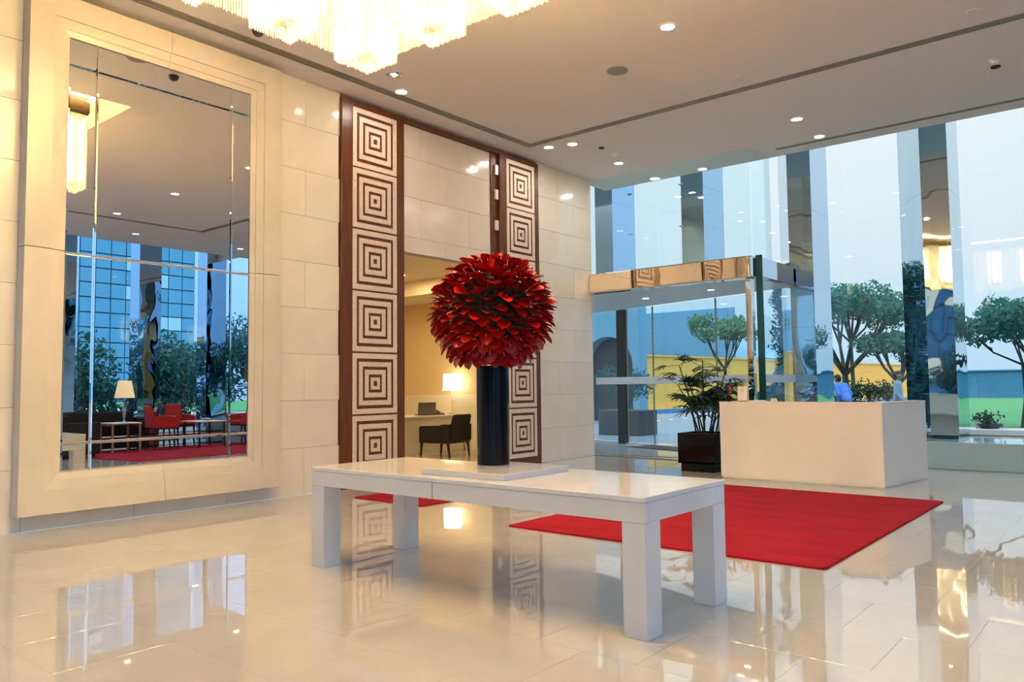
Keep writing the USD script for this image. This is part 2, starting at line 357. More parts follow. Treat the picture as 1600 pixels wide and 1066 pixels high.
jb = thing('portal_jamb', 'narrow dark wooden jamb carrying pale hinge blocks beside the right inlaid panel', 'door jamb', (0, 10.2, 0))
obj('post', [cbx(-.055, -.01, -.08, .095, 0, 5.52, .003)], 'wood', jb)
for z in (5.23, 4.79, 4.24, 2.9, 1.6, .5): obj('hinge', cbx(-.012, .03, .0, .085, z-.09, z+.09, .006), 'hinge_metal', jb)

# ------------------------------------------------------------------ niche room behind the portal
nw = struct('wall_niche', [bx(-8.0, -.2, 13.0, 13.1, 0, 4.2), bx(-8.1, -8.0, 7.8, 13.1, 0, 4.2), bx(-8.1, -.2, 7.7, 7.9, 0, 4.2)], 'niche_wall')
obj('wainscot', [cbx(-8, -2.25, 12.975, 13.0, 0, 1.235, .004)], 'cream_lacquer', nw)
obj('side_pier', [cbx(-2.24, -.2, 12.2, 13.0, 0, 4.0, .004)], 'cream_lacquer', nw)
struct('ceiling_niche', [bx(-8.1, -.2, 7.8, 13.1, 3.76, 4.2), bx(-8.0, -.2, 11.7, 13.0, 3.43, 3.76)], 'cream_wall')
for (x, y) in ((-3.0, 9.4), (-3.2, 10.9), (-5.2, 10.0)):
    t = thing('niche_downlight', {-3.0: 'recessed niche ceiling downlight just inside the portal opening', -3.2: 'recessed niche ceiling downlight above the black armchair', -5.2: 'recessed niche ceiling downlight deep behind the writing desk'}[x], 'ceiling light', (x, y, 3.76))
    obj('trim', lathe([(.09, 0), (.115, 0), (.115, -.008), (.085, -.008)], 20), 'white_paint', t)
    obj('diffuser', lathe([(.0001, -.004), (.085, -.004)][::-1], 20), 'niche_glow', t)

# ------------------------------------------------------------------ big mirror in a mitred marble frame
mr = thing('wall_mirror', 'huge mirror of fitted panes in a stepped cream marble surround on the left wall', 'mirror', (0, 4.3, 0))
FY0, FY1, FZ0, FZ1 = 2.812, 5.752, .178, 5.552
prof = [(0, .02), (0, .20), (.235, .185), (.235, .165), (.335, .152), (.335, .138), (.40, .122), (.40, .02)]
def rect(d): return [(FY0+d, FZ0+d), (FY1-d, FZ0+d), (FY1-d, FZ1-d), (FY0+d, FZ1-d)]
for k in range(4):
    for a, b in ((0, .4992), (.5008, 1)):
        P = []
        for t in (a, b):
            for d, x in prof:
                r = rect(d); p, q = np.array(r[k]), np.array(r[(k+1) % 4]); s = p+(q-p)*t
                P.append((x, s[0]-4.3, s[1]))
        n = len(prof); f = []
        for i in range(n):
            j = (i+1) % n
            f += [(i, n+j, n+i), (i, j, n+j)]
        for i in range(1, n-1): f += [(0, i, i+1), (n, n+i+1, n+i)]
        m = tm(P, f); m.fix_normals()
        obj('frame_piece', m, 'frame_marble', mr)
ys = [3.212, 3.50, 5.095, 5.352]; zs = [.578, .868, 2.845, 4.853, 5.152]
def mirror_pane(y0, y1, z0, z1, tilt=0.):
    g, bv = .0012, .016
    y0 += g; y1 -= g; z0 += g; z1 -= g
    v = [(.118, y0, z0), (.118, y1, z0), (.118, y1, z1), (.118, y0, z1), (.1225, y0+bv, z0+bv), (.1225, y1-bv, z0+bv), (.1225, y1-bv, z1-bv), (.1225, y0+bv, z1-bv), (.10, y0, z0), (.10, y1, z0), (.10, y1, z1), (.10, y0, z1)]
    f = [(4, 5, 6), (4, 6, 7), (8, 10, 9), (8, 11, 10)]
    for k in range(4):
        n = (k+1) % 4; f += [(k, n, 4+n), (k, 4+n, 4+k), (8+k, 8+n, n), (8+k, n, k)]
    m = tm(v, f)
    if tilt: m = rot(m, tilt, (0, 1, 0), (.11, 0, (z0+z1)/2))
    return mv(m, 0, -4.3, 0)
for i in range(3):
    for j in range(4): obj('mirror_pane', mirror_pane(ys[i], ys[i+1], zs[j], zs[j+1], -.012 if j == 0 else 0), 'mirror_glass', mr)
obj('backing', bx(.03, .095, 3.2-4.3, 5.36-4.3, .56, 5.16), 'slot_dark', mr)

# ------------------------------------------------------------------ facades: columns, glass, ledge
YC = 15.0
led = struct('trim_1', [cbx(3.62, 16.4, 14.18, 16.0, 0, .44, .012)], 'ledge')
def column(name, label, xl, xa, xb, axis, group):
    # front face xa-xb, chamfered flank out to xl
    w = xa-xl
    if axis == 'y':
        fl_ = xa-w*1.65
        pl_ = [(xa, YC), (xb, YC), (xb, YC+1.0), (fl_, YC+1.0)]
        cx, cy = (xa+xb)/2, YC+.3; zb = .44
    else:
        pl_ = [(16.0, xa), (16.62, xa), (16.62, xb+.30), (16.0, xb)]
        cx, cy = 16.3, (xa+xb)/2; zb = 0.
    t = thing(name, label, 'column', (cx, cy, zb), group=group)
    P = Polygon([(a-cx, b-cy) for a, b in pl_])
    zz = [0, 2.05, 4.3, 6.81-(zb-.44)]
    for a, b in zip(zz[:-1], zz[1:]): obj('cladding', prism(P, a+.06 if a == 0 else a+.003, b), 'steel', t)
    obj('base', prism(P.buffer(-.02), 0, .058), 'glass_dark', t)
    return t
names = {0: 'mirror polished steel column above the left end of the entrance canopy', 1: 'mirror polished steel column above the middle of the entrance canopy', 2: 'mirror polished steel column behind the left half of the white desk',
         3: 'mirror polished steel column standing to the right of the white desk'}
cols = [(-1.40, -1.06, -.59), (.87, 1.14, 1.65), (3.09, 3.42, 3.87), (5.42, 5.77, 6.20)]
for k, c in enumerate(cols):
    t = column('steel_column', names[k], *c, 'y', None) if k > 1 else None
    if k < 2:   # these two stop above the entrance canopy
        xl, xa, xb = c; cx, cy = (xa+xb)/2, YC+.3
        P = Polygon([(a-cx, b-cy) for a, b in ((xa, YC), (xb, YC), (xb, YC+1.0), (xa-(xa-xl)*1.65, YC+1.0))])
        t = thing('steel_column', names[k], 'column', (cx, cy, 3.9))
        obj('cladding', prism(P, 0, 1.7), 'steel', t); obj('cladding', prism(P, 1.703, 3.35), 'steel', t)
for k in range(4):
    xl = 7.86+2.3*k
    if xl < 15.6: column('steel_column', 'mirror polished steel column of the entrance facade beyond the frame edge', xl-.02, xl+.33, xl+.78, 'y', 'facade columns beyond the right edge')
for k, y in enumerate((13.55, 11.28, 8.72, 6.4, 4.1, 1.8, -.5, -2.8, -5.1)):
    lab = {0: 'steel column seen in the mirror, at the right behind the red armchairs', 1: 'steel column seen in the mirror, between the two halves of the glass tower', 2: 'steel column seen in the mirror, at its left edge'}
    column('steel_column', lab.get(k, 'steel column of the lounge facade behind the camera'), y-.15, y, y+.70, 'x', None if k < 3 else 'lounge facade columns out of view')
# glass
def gl(v0, v1, th=.012):
    a, b = np.minimum(v0, v1), np.maximum(v0, v1); return bx(a[0], b[0], a[1], b[1], a[2], b[2])
gx = [3.62, 6.02, 8.25, 10.55, 12.85, 16.45]
for k in range(5):
    w = struct(f'window_{k+1}', [bx(gx[k]+.004, gx[k+1]-.004, 16.03, 16.044, .44, 7.25)], 'facade_glass')
gy = [16.03, 12.6, 10.2, 7.7, 5.3, 3.0, .7, -1.6, -3.9, -7.0]
for k in range(9):
    struct(f'window_{k+6}', [bx(16.62, 16.634, gy[k+1]+.004, gy[k]-.004, 0, 7.25)], 'facade_glass_blue')
struct('window_15', [bx(-2.9, 3.61, 16.03, 16.044, 4.0, 7.25)], 'facade_glass')
struct('trim_2', [cbx(3.62, 16.5, 16.01, 16.07, .44, .47, .004), cbx(16.6, 16.66, -7, 16.0, 0, .05, .004)], 'slot_metal')
struct('wall_facade_side', [bx(-3.2, -3.0, 13.1, 17.3, 0, 7.4), bx(-3.0, -.2, 13.1, 13.2, 3.3, 7.4)], 'ceiling_paint')

# ------------------------------------------------------------------ glass vestibule with polished lintel
vb = thing('entrance_vestibule', 'clear glass entrance vestibule with polished steel lintel and white frosted band', 'glass entrance', (0, 13.2, 0))
LO = (0, -13.2, 0)
V = lambda *ms: [mv(m, *LO) for m in ms]
xs_ = [.004, .93, 2.05, 3.39]
for k in range(3):
    obj('glass_pane', V(bx(xs_[k]+.002, xs_[k+1]-.002, 13.24, 13.252, 3.675, H-.003)), 'clear_glass', vb)
for a, b in ((.06, 1.14), (1.144, 2.2), (2.204, 3.27)): obj('glass_pane', V(bx(a, b, 13.24, 13.252, .02, 3.28)), 'clear_glass', vb)
obj('glass_return', V(bx(3.41, 3.422, 13.25, 14.11, 3.68, H), bx(3.46, 3.472, 13.28, 14.98, .02, 3.28)), 'clear_glass', vb)
obj('frosted_band', V(bx(.06, 3.27, 13.234, 13.239, 1.435, 1.575), bx(3.473, 3.477, 13.3, 14.98, 1.435, 1.575)), 'frosted', vb)
lint = hull([(x, y, z) for x in (-.02, 3.40) for y in (13.1, 13.32) for z in (3.28, 3.675)])
obj('lintel', V(cbx(.002, 3.44, 13.1, 13.34, 3.282, 3.672, .025)), 'steel_warm', vb)
obj('jamb', V(cbx(3.285, 3.40, 13.16, 13.30, 0, 3.282, .012)), 'steel_warm', vb)
obj('corner_fin', V(cbx(3.485, 3.60, 13.16, 13.19, 0.0, 3.67, .003)), 'glass_dark', vb)
obj('side_fascia', V(cbx(3.40, 3.52, 13.345, 14.92, 3.30, 3.66, .01)), 'steel', vb)
obj('floor_channel', V(cbx(.0, 3.45, 13.22, 13.275, 0.0, .018, .003)), 'slot_metal', vb)
for x in (.93, 2.05):
    for z in (4.4, 5.2): obj('glass_clamp', V(bx(x-.05, x+.05, 13.225, 13.236, z-.012, z+.012), bx(x-.05, x+.05, 13.255, 13.27, z-.012, z+.012)), 'chrome', vb)
struct('trim_3', [prism(Polygon([(-3.0, 13.34), (3.40, 13.34), (3.45, 15.05), (-3.0, 16.95)]), 3.285, 3.40)], 'white_paint')
obj('canopy_roof', prism(Polygon([(-3.0, 15.06), (2.95, 15.06), (2.85, 15.9), (-3.0, 17.2)]), 3.40, 3.9), 'building_blue', kind='structure')
for x, y in ((.4, 14.7), (2.1, 14.3)):
    t = thing('vestibule_downlight', 'round downlight in the vestibule soffit, '+('left one near the dark post' if x < 1 else 'right one behind the lintel'), 'ceiling light', (x, y, 3.285))
    obj('trim', lathe([(.07, 0), (.10, 0), (.10, -.008), (.066, -.008)], 20), 'white_paint', t); obj('diffuser', lathe([(.066, -.004), (.0001, -.004)], 20), 'downlight_glow', t)
# door line, oblique
D0, D1 = np.array([3.44, 15.08]), np.array([-2.9, 16.98]); DD = (D1-D0)/np.linalg.norm(D1-D0); DN = np.array([DD[1], -DD[0]])
da = math.atan2(DD[1], DD[0])
def dplate(s0, s1, z0, z1, th=.012, off=0., c=0):
    m = bx(s0, s1, -th/2+off, th/2+off, z0, z1) if not c else cbx(s0, s1, -th/2+off, th/2+off, z0, z1, c)
    return mv(rz(m, da), D0[0], D0[1], 0)
L = np.linalg.norm(D1-D0)
sd = lambda x: (D0[0]-x)/-DD[0]
dr = thing('sliding_door', 'wide glass sliding entrance door with dark post and slim stiles', 'door', (*D0, 0))
DV = lambda *ms: [mv(m, -D0[0], -D0[1], 0) for m in ms]
obj('post', DV(dplate(sd(-1.18), sd(-1.46), 0, 3.28, .12, 0, .006)), 'dark_plastic', dr)
for a, b in ((3.3, 1.55), (1.55, -.3), (-.31, -1.17)):
    obj('door_leaf', DV(dplate(sd(a)+.01, sd(b)-.01, .04, 3.27)), 'facade_glass_blue', dr)
    obj('stile', DV(dplate(sd(b)-.03, sd(b), .02, 3.27, .03, 0, .004)), 'slot_metal', dr)
obj('sidelight', DV(dplate(sd(-1.47), sd(-2.85), .04, 3.27)), 'facade_glass_blue', dr)
obj('threshold', DV(dplate(0, L, 0, .03, .1, 0, .004)), 'kerb_white', dr)
g = obj('door_mat', mv(rz(cbx(0, 2.2, -.35, .35, 0, .012, .003), da), 1.6, 15.2, 0), 'mat_brown', label='brown entrance mat on the floor inside the sliding door', cat='door mat')
obj('floor_grille', [cbx(.3, 1.55, 13.62+.05*k, 13.655+.05*k, 0, .008, .002) for k in range(4)], 'slot_metal', label='grey floor grille strip just inside the vestibule glass', cat='floor grille')

# ------------------------------------------------------------------ ceiling fittings
def downlight(x, y, label, lit=True, r=.075):
    t = thing('downlight', label, 'ceiling light', (x, y, H))
    obj('trim', lathe([(r, .004), (r, -.004), (r+.008, -.010), (r+.03, -.008), (r+.034, 0), (r+.03, .004)], 24), 'white_paint' if lit else 'chrome', t, smooth=40)
    if lit: obj('lamp', lathe([(r, -.0025), (.0001, -.0025)], 24), 'downlight_glow', t)
    else:
        obj('reflector', lathe([(r, -.003), (r*.55, .003), (.0001, .003)], 24), 'chrome', t, smooth=40)
        obj('bulb', lathe([(.03, .0), (.024, -.006), (.0001, -.008)], 16), 'downlight_glow', t)
DL = [(1.14, 5.14, 'unlit chrome downlight beside the white security camera dome', False), (1.07, 6.91, 'unlit chrome downlight below the lowest chandelier corner', False), (.70, 7.38, 'lit round downlight next to the bronze air slot above the left wood panel', True),
      (4.56, 8.08, 'lit round downlight alone in the upper middle of the ceiling', True), (.73, 10.84, 'lit round downlight nearest the corner of the bronze air slot', True), (1.15, 10.97, 'lit round downlight just right of the one at the slot corner', True),
      (4.58, 12.31, 'dim twin downlight between the two ceiling slots', True), (4.56, 13.44, 'dim downlight against the narrow slot near the tall windows', True), (2.15, 13.95, 'lit downlight behind the vestibule glass, right one', True),
      (1.09, 13.94, 'lit downlight behind the vestibule glass, left one', True), (1.13, 12.52, 'lit downlight in front of the vestibule glass near the smoke detector', True)]
for d in DL: downlight(*d)
for x, y, w_ in ((7.5, 8.1, 'mid ceiling downlight to the right of the chandelier, level with the desk'), (10.3, 8.1, 'downlight shown in the mirror just inside the corner of the far air slot'), (4.6, -1, 'downlight behind the camera on the mirror side of the room'),
      (8.5, -2.0, 'downlight behind the camera in the middle of the room'), (8.4, 4, 'downlight shown in the mirror as the nearest bright dot of the plain ceiling'), (12.5, 4.5, 'downlight over the lounge nearest the camera'),
      (12.4, 9.5, 'downlight over the lounge lamp table, shown low in the mirror'), (12.4, 12.6, 'downlight over the red armchairs, shown at the mirror edge'), (8.5, 12.8, 'downlight near the tall windows beyond the right edge of the view')):
    downlight(x, y, 'lit round '+w_)
def disc(name, x, y, r, h, m, label, cat): 
    t = thing(name, label, cat, (x, y, H)); obj('rim', lathe([(r, .003), (r, -h), (r*.9, -h-.004), (r*.85, -h)], 24), m, t, smooth=40); obj('grille', lathe([(r*.85, -h), (r*.4, -h-.003), (.0001, -h-.004)], 24), m, t, smooth=60); return t
disc('ceiling_speaker', 1.2, 4.42, .14, .012, 'slot_metal', 'dark round ceiling speaker at the top edge above the mirror', 'speaker')
disc('ceiling_speaker', 3.43, 8.78, .14, .012, 'slot_metal', 'dark round ceiling speaker in the middle of the ceiling', 'speaker')
disc('ceiling_speaker', 8.9, 5.3, .14, .012, 'slot_metal', 'dark round ceiling speaker seen in the mirror', 'speaker')
disc('sprinkler', 1.41, 11.49, .05, .012, 'slot_dark', 'small black ceiling sprinkler left of the smoke detector', 'sprinkler')
disc('sprinkler', 7.34, 12.02, .06, .012, 'slot_dark', 'small dark sprinkler at the upper right, under the detector', 'sprinkler')
disc('sprinkler_cover', 1.35, 8.13, .07, .006, 'ceiling_paint', 'flat pale sprinkler cover above the wooden portal', 'sprinkler')
disc('sprinkler_cover', 4.58, 10.07, .07, .006, 'ceiling_paint', 'flat pale sprinkler cover next to the crossing air slot', 'sprinkler')
disc('sprinkler_cover', 7.39, 10.04, .08, .008, 'ceiling_paint', 'flat pale sprinkler cover at the upper right of the ceiling', 'sprinkler')
def detector(x, y, label):
    t = thing('smoke_detector', label, 'smoke detector', (x, y, H))
    obj('base', lathe([(.07, .0), (.07, -.02), (.055, -.03)], 20), 'white_paint', t, smooth=40); obj('sensor', lathe([(.055, -.03), (.05, -.05), (.03, -.06), (.0001, -.06)], 20), 'white_paint', t, smooth=40)
detector(1.41, 11.95, 'white smoke detector on the ceiling before the vestibule'); detector(7.37, 11.75, 'white smoke detector on the ceiling at the upper right')
t = thing('security_camera', 'cream dome security camera hanging under the ceiling above the mirror', 'security camera', (1.1, 4.83, H))
obj('housing', lathe([(.085, 0), (.09, -.03), (.085, -.10), (.07, -.14)], 20), 'cream_lacquer', t, smooth=40)
obj('lens_dome', lathe([(.07, -.14), (.055, -.18), (.03, -.2), (.0001, -.205)], 20), 'dark_plastic', t, smooth=60)

# ------------------------------------------------------------------ chandelier
ch = thing('chandelier', 'huge square chandelier of glowing crystal rods hanging from a ceiling coffer', 'chandelier', (4.7, 3.3, 4.34))
CO = (-4.7, -3.3, -4.34)
NX, NY, PX = 4, 3, .853
def rods(pts, z0, z1, r=.0090):
    ms = []
    for (x, y) in pts:
        a = rng.uniform(0, 1); zz = z0+rng.uniform(-.008, .008); k = 5
        an = a+np.arange(k)*2*PI/k
        top = np.stack([x+r*np.cos(an), y+r*np.sin(an), np.full(k, z1)], 1); bot = top.copy(); bot[:, 2] = zz
        v = np.vstack([top, bot, [(x, y, zz-.012)]]); f = []
        for i in range(k):
            j = (i+1) % k; f += [(i, k+i, k+j), (i, k+j, j), (k+i, 2*k, k+j)]
        ms.append(tm(v, f))
    return cat_(ms)
def sq_pts(x0, y0, s, sp):
    n = int(round(s/sp)); q = np.arange(n)*s/n
    return [(x0+a, y0) for a in q]+[(x0+s, y0+a) for a in q]+[(x0+s-a, y0+s) for a in q]+[(x0, y0+s-a) for a in q]
s = .385
xs = [3.265+PX*i for i in range(NX)]; ysx = [4.25-PX*j for j in range(NY)]
for x in xs:
    for y in ysx:
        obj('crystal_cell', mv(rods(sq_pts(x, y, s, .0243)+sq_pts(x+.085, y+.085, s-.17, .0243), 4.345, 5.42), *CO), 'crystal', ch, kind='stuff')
        for (a, b) in sq_pts(x+.043, y+.043, s-.086, (s-.086)/2): obj('lamp_tube', mv(tube([(a, b, 4.44), (a, b, 5.36)], .013, 6), *CO), 'tube_glow', ch)
        obj('cell_plate', mv(bx(x-.01, x+s+.01, y-.01, y+s+.01, 5.42, 5.45), *CO), 'bronze', ch)
        obj('bottom_plate', mv(cbx(x+.098, x+s-.098, y+.098, y+s-.098, 4.40, 4.42, .004), *CO), 'bronze', ch)
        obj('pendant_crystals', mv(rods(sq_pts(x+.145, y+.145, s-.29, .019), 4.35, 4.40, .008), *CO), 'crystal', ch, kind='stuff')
inf = []
for i in range(NX):
    for j in range(NY):
        x, y = xs[i], ysx[j]
        if i < NX-1:
            for yy in (y+.01, y+s-.01): inf += [(a, yy) for a in np.linspace(x+s+.02, x+PX-.02, 19)]
        if j < NY-1:
            for xx in (x+.01, x+s-.01): inf += [(xx, a) for a in np.linspace(y-PX+s+.02, y-.02, 19)]
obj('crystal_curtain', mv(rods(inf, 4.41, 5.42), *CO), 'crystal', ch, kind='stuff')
obj('mounting_box', mv(cat_([cbx(3.24, xs[-1]+s+.02, ysx[-1]-.02, 4.66, 5.45, 5.62, .01)]), *CO), 'bronze', ch)
cz0, cz1 = 5.66, 5.69
obj('cove_strip', mv(cat_([bx(3.2, 6.3, 4.70, 4.72, cz0, cz1), bx(3.2, 6.3, 2.42, 2.44, cz0, cz1), bx(3.18, 3.20, 2.44, 4.70, cz0, cz1), bx(6.3, 6.32, 2.44, 4.70, cz0, cz1)]), *CO), 'cove_glow', ch)
for x in (3.9, 5.6):
    for y in (2.9, 4.1): obj('hanger', mv(tube([(x, y, 5.62), (x, y, 6.15)], .015, 8), *CO), 'bronze', ch)

# ------------------------------------------------------------------ big white table, plinth, vase, flowers
X0, X1, Y0, Y1 = 3.565, 6.605, 3.80, 4.83
tb = thing('marble_table', 'long low white marble table with thick square legs, in the foreground', 'table', ((X0+X1)/2, (Y0+Y1)/2, 0))
TO = (-(X0+X1)/2, -(Y0+Y1)/2, 0)
def TP(n, m): obj(n, mv(m, *TO), 'table_marble', tb)
for a, b in ((X0, 4.93), (4.932, X1)): TP('top_slab', cbx(a, b, Y0, Y1, .752, .782, .003))
for a, b in ((X0, 4.93), (4.932, X1)):
    TP('apron', cbx(a+.003, b-.003, Y0+.003, Y0+.05, .637, .7505, .002)); TP('apron', cbx(a+.003, b-.003, Y1-.05, Y1-.003, .637, .7505, .002))
TP('apron', cbx(X0+.003, X0+.05, Y0+.051, Y1-.051, .637, .7505, .002)); TP('apron', cbx(X1-.05, X1-.003, Y0+.051, Y1-.051, .637, .7505, .002))
TP('underside', bx(X0+.052, X1-.052, Y0+.052, Y1-.052, .70, .75))
for x in (X0, X1-.158):
    for y in (Y0, Y1-.175): TP('leg', cbx(x+.003, x+.155, y+.003, y+.172, 0, .6355, .003))
ph = obj('flower_plinth', cbx(4.69, 5.475, 3.93, 4.66, .7825, .825, .003), 'table_marble', label='low square white slab on the table under the black vase', cat='plinth')
VC = np.array([4.95, 4.43])
vs_ = thing('tall_vase', 'tall glossy black cylindrical vase standing on the white slab', 'vase', (*VC, .8255))
obj('body', lathe([(.0001, .0), (.118, .0), (.123, .004), (.123, .725), (.121, .735), (.112, .735), (.112, .60), (.0001, .60)], 48), 'black_lacquer', vs_, smooth=40)
fa = thing('flower_ball', 'big round arrangement of glossy red anthurium flowers above the black vase', 'flower arrangement', (*VC, 1.56))
FC = np.array([0, 0, .40]); RX, RZ = .42, .42
core = trimesh.creation.icosphere(3, 1.0); cv = core.vertices*np.array([.30, .30, .30])*(.9+.2*meshkit.noise(core.vertices*6, 3))[:, None]+FC
obj('leaf_core', tm(cv, core.faces), 'core_green', fa, smooth=True)
def spathe_mesh():
    # rounded heart, cupped; tip at +x, face normal +z, root near the origin
    n = 9; v, f = [], []
    for i in range(n):
        u = i/(n-1); x = -.032+.142*u
        w = .057*math.sqrt(max(0, 1-(2*min(1, u**.86)-1)**2))*(1.06-.12*u) if 0 < u < 1 else (.018 if u == 0 else .0)
        for k in (-1, -.55, 0, .55, 1):
            v.append((x-.022*k*k*(1 if x < .01 else 0), w*k, .26*w*abs(k)**1.5-.9*(x-.03)**2*(1 if x > .03 else 0)))
    for i in range(n-1):
        for k in range(4):
            a = i*5+k; f += [(a, a+5, a+6), (a, a+6, a+1)]
    return np.array(v), np.array(f)
SV, SF = spathe_mesh()
SPD = tube([(-.005, 0, .004), (.015, 0, .022), (.042, 0, .040), (.062, 0, .047)], [.0045, .005, .004, .0025], 5)
NF = 430
FL = []
toc = (CAM-np.array([*VC, 2.0])); toc /= np.linalg.norm(toc)
for i in range(NF):
    zz = 1-2*(i+.5)/NF; a = i*PI*(3-math.sqrt(5))
    if zz < -.88: continue
    n = np.array([math.sqrt(1-zz*zz)*math.cos(a), math.sqrt(1-zz*zz)*math.sin(a), zz]); h_ = np.array([math.cos(a), math.sin(a), 0])
    p = FC+n*np.array([RX, RX, RZ])*rng.uniform(.92, 1.05)
    if zz > .72: tdir = n*.5+h_*.5+rng.normal(0, .2, 3); up = n+np.array([0, 0, .6])+h_*.3
    elif zz > -.30: tdir = n*.9+np.array([0, 0, -.20-.25*max(0, zz)])+rng.normal(0, .15, 3); up = np.array([0, 0, 1.0])+n*.35
    else: k_ = min(1, (-.30-zz)/.35); tdir = h_*(.75-.45*k_)+n*.25+np.array([0, 0, -.35-.5*k_])+rng.normal(0, .12, 3); up = h_*(.5+.5*k_)+np.array([0, 0, .8-.6*k_])
    tdir /= np.linalg.norm(tdir); up = up+rng.normal(0, .2, 3)
    up -= tdir*(up @ tdir); up /= np.linalg.norm(up); sd_ = np.cross(up, tdir)
    M_ = np.stack([tdir, sd_, up], 1)*rng.uniform(.78, 1.0)
    FL.append((n @ toc, 'spadix' if zz > .6 or zz < -.4 else 'spadix_red', tm(SV @ M_.T+p-tdir*.03, SF), tm(SPD.vertices @ M_.T+p-tdir*.03, SPD.faces)))
FL.sort(key=lambda t: -t[0])
for _, sm_, a_, b_ in FL[:300]:
    fl_ = obj('flower', a_, 'spathe', fa, smooth=True); obj('spadix', b_, sm_, fl_, smooth=True)
bk_ = obj('back_flowers', [t[2] for t in FL[300:]], 'spathe', fa, smooth=True, kind='stuff'); obj('spadices', [t[3] for t in FL[300:]], 'spadix_red', bk_, smooth=True, kind='stuff')
for i in range(26):
    a = i*2*PI/26+rng.uniform(-.1, .1); d = np.array([math.cos(a), math.sin(a), 0]); r0 = rng.uniform(.12, .26)
    b = np.array([0, 0, .12])+d*r0; e = b+d*.06+np.array([0, 0, -rng.uniform(.06, .11)]); s_ = np.cross(d, [0, 0, 1])*.016
    obj('green_leaf', qs([b-s_*.4, (b+e)/2-s_+d*.02, e, (b+e)/2+s_+d*.02, b+s_*.4], [(0, 1, 2), (0, 2, 3), (0, 3, 4)]), 'leaf_palm', fa)

# ------------------------------------------------------------------ carpets
def rug(label, x0, x1, y0, y1, r=.05):
    P = sbox(x0+r, y0+r, x1-r, y1-r).buffer(r, quad_segs=6)
    cx, cy = (x0+x1)/2, (y0+y1)/2
    return obj('red_carpet', cat_([prism(P, .0005, .012), prism(P.buffer(-.008), .012, .016)]), 'carpet_red', label=label, cat='carpet')
rug('large red carpet on the marble floor between the table and the white desk', 3.71, 6.83, 6.05, 10.29)
rug('red carpet runner before the wooden portal, glimpsed under the table', .80, 2.07, 6.45, 10.2)
rug('red lounge carpet seen only in the mirror', 9.6, 15.6, 8.4, 14.6)
rug('narrow red carpet strip at the bottom of the mirror image', 7.6, 9.0, 6.3, 12.2) if False else None

# ------------------------------------------------------------------ white reception desk
dk = thing('reception_desk', 'plain white reception desk facing the red carpet', 'reception desk', (4.9, 11.9, 0))
DO = (-4.9, -11.9, 0)
outer = [(3.655, 11.18), (5.965, 11.18), (6.19, 12.63), (3.655, 12.63)]
def DP(n, poly, z0, z1, m='desk_white'): obj(n, mv(prism(Polygon(poly), z0, z1), *DO), m, dk)
DP('front_panel', [(3.655, 11.18), (5.965, 11.18), (5.99, 11.33), (3.655, 11.33)], .02, 1.125)
DP('side_panel', [(5.99, 11.332), (6.19, 12.63), (6.04, 12.63), (5.84, 11.332)], .02, 1.125)
DP('side_panel', [(3.655, 11.332), (3.805, 11.332), (3.805, 12.63), (3.655, 12.63)], .02, 1.125)
DP('counter_top', [(3.65, 11.175), (5.97, 11.175), (6.195, 12.635), (6.03, 12.635), (5.83, 11.345), (3.81, 11.345), (3.81, 12.635), (3.65, 12.635)], 1.126, 1.145)
DP('worktop', [(3.806, 11.333), (5.83, 11.333), (5.9, 11.85), (3.806, 11.85)], .72, .76)
DP('base_skirting', [(3.67, 11.195), (5.955, 11.195), (6.17, 12.6), (3.67, 12.6)], 0, .019)
sg = thing('framed_notice', 'small gold framed white notice standing on the left end of the desk', 'sign', (3.99, 11.262, 1.1455), rotz=.10)
fr = [rot(cbx(-.085, .085, -.008, .008, 0, .24, .003), -.12, (1, 0, 0))]
obj('frame', fr, 'brass', sg); 
obj('sheet', rot(cbx(-.068, .068, -.0105, -.0085, .018, .222, .0005), -.12, (1, 0, 0)), 'paper', sg)
obj('printed_lines', cat_([rot(bx(-.04, .04-.01*k, -.0115, -.0107, .19-.014*k, .193-.014*k), -.12, (1, 0, 0)) for k in range(4)]), 'screen_grey', sg, kind='stuff')
pp = thing('paper_stack', 'small tilted stack of white papers beside the framed notice', 'papers', (4.235, 11.262, 1.1455), rotz=.05)
for k in range(3): obj('sheet', rz(cbx(-.13, .13, -.07, .07, .004*k, .004*k+.0035, .0005), .05*k), 'paper', pp)
pc = thing('pen_pot', 'round black pot holding red and grey pens at the left desk end', 'pen pot', (3.775, 11.262, 1.1455))
obj('pot', lathe([(.0001, 0), (.03, 0), (.05, .03), (.052, .055), (.035, .085), (.03, .085), (.03, .02), (.0001, .02)], 20), 'black_lacquer', pc, smooth=50)
obj('pen', tube([(0, 0, .03), (.02, .01, .16), (.04, .015, .235)], .008, 6), 'screen_grey', pc)
obj('pen', tube([(.0, .0, .03), (.01, -.01, .15), (.018, -.012, .2)], .007, 6), 'red_velvet', pc)
obj('pen_cap', tube([(.005, -.012, .19), (.03, -.012, .255)], .016, 8), 'red_velvet', pc)
cc = thing('card_holder', 'tiny cream card holder on the desk top right of the papers', 'card holder', (4.47, 11.262, 1.1455))
obj('tray', cbx(-.05, .05, -.02, .02, 0, .02, .003), 'cream_lacquer', cc); obj('cards', cbx(-.044, .044, -.004, .004, .0205, .05, .001), 'cream_lacquer', cc)

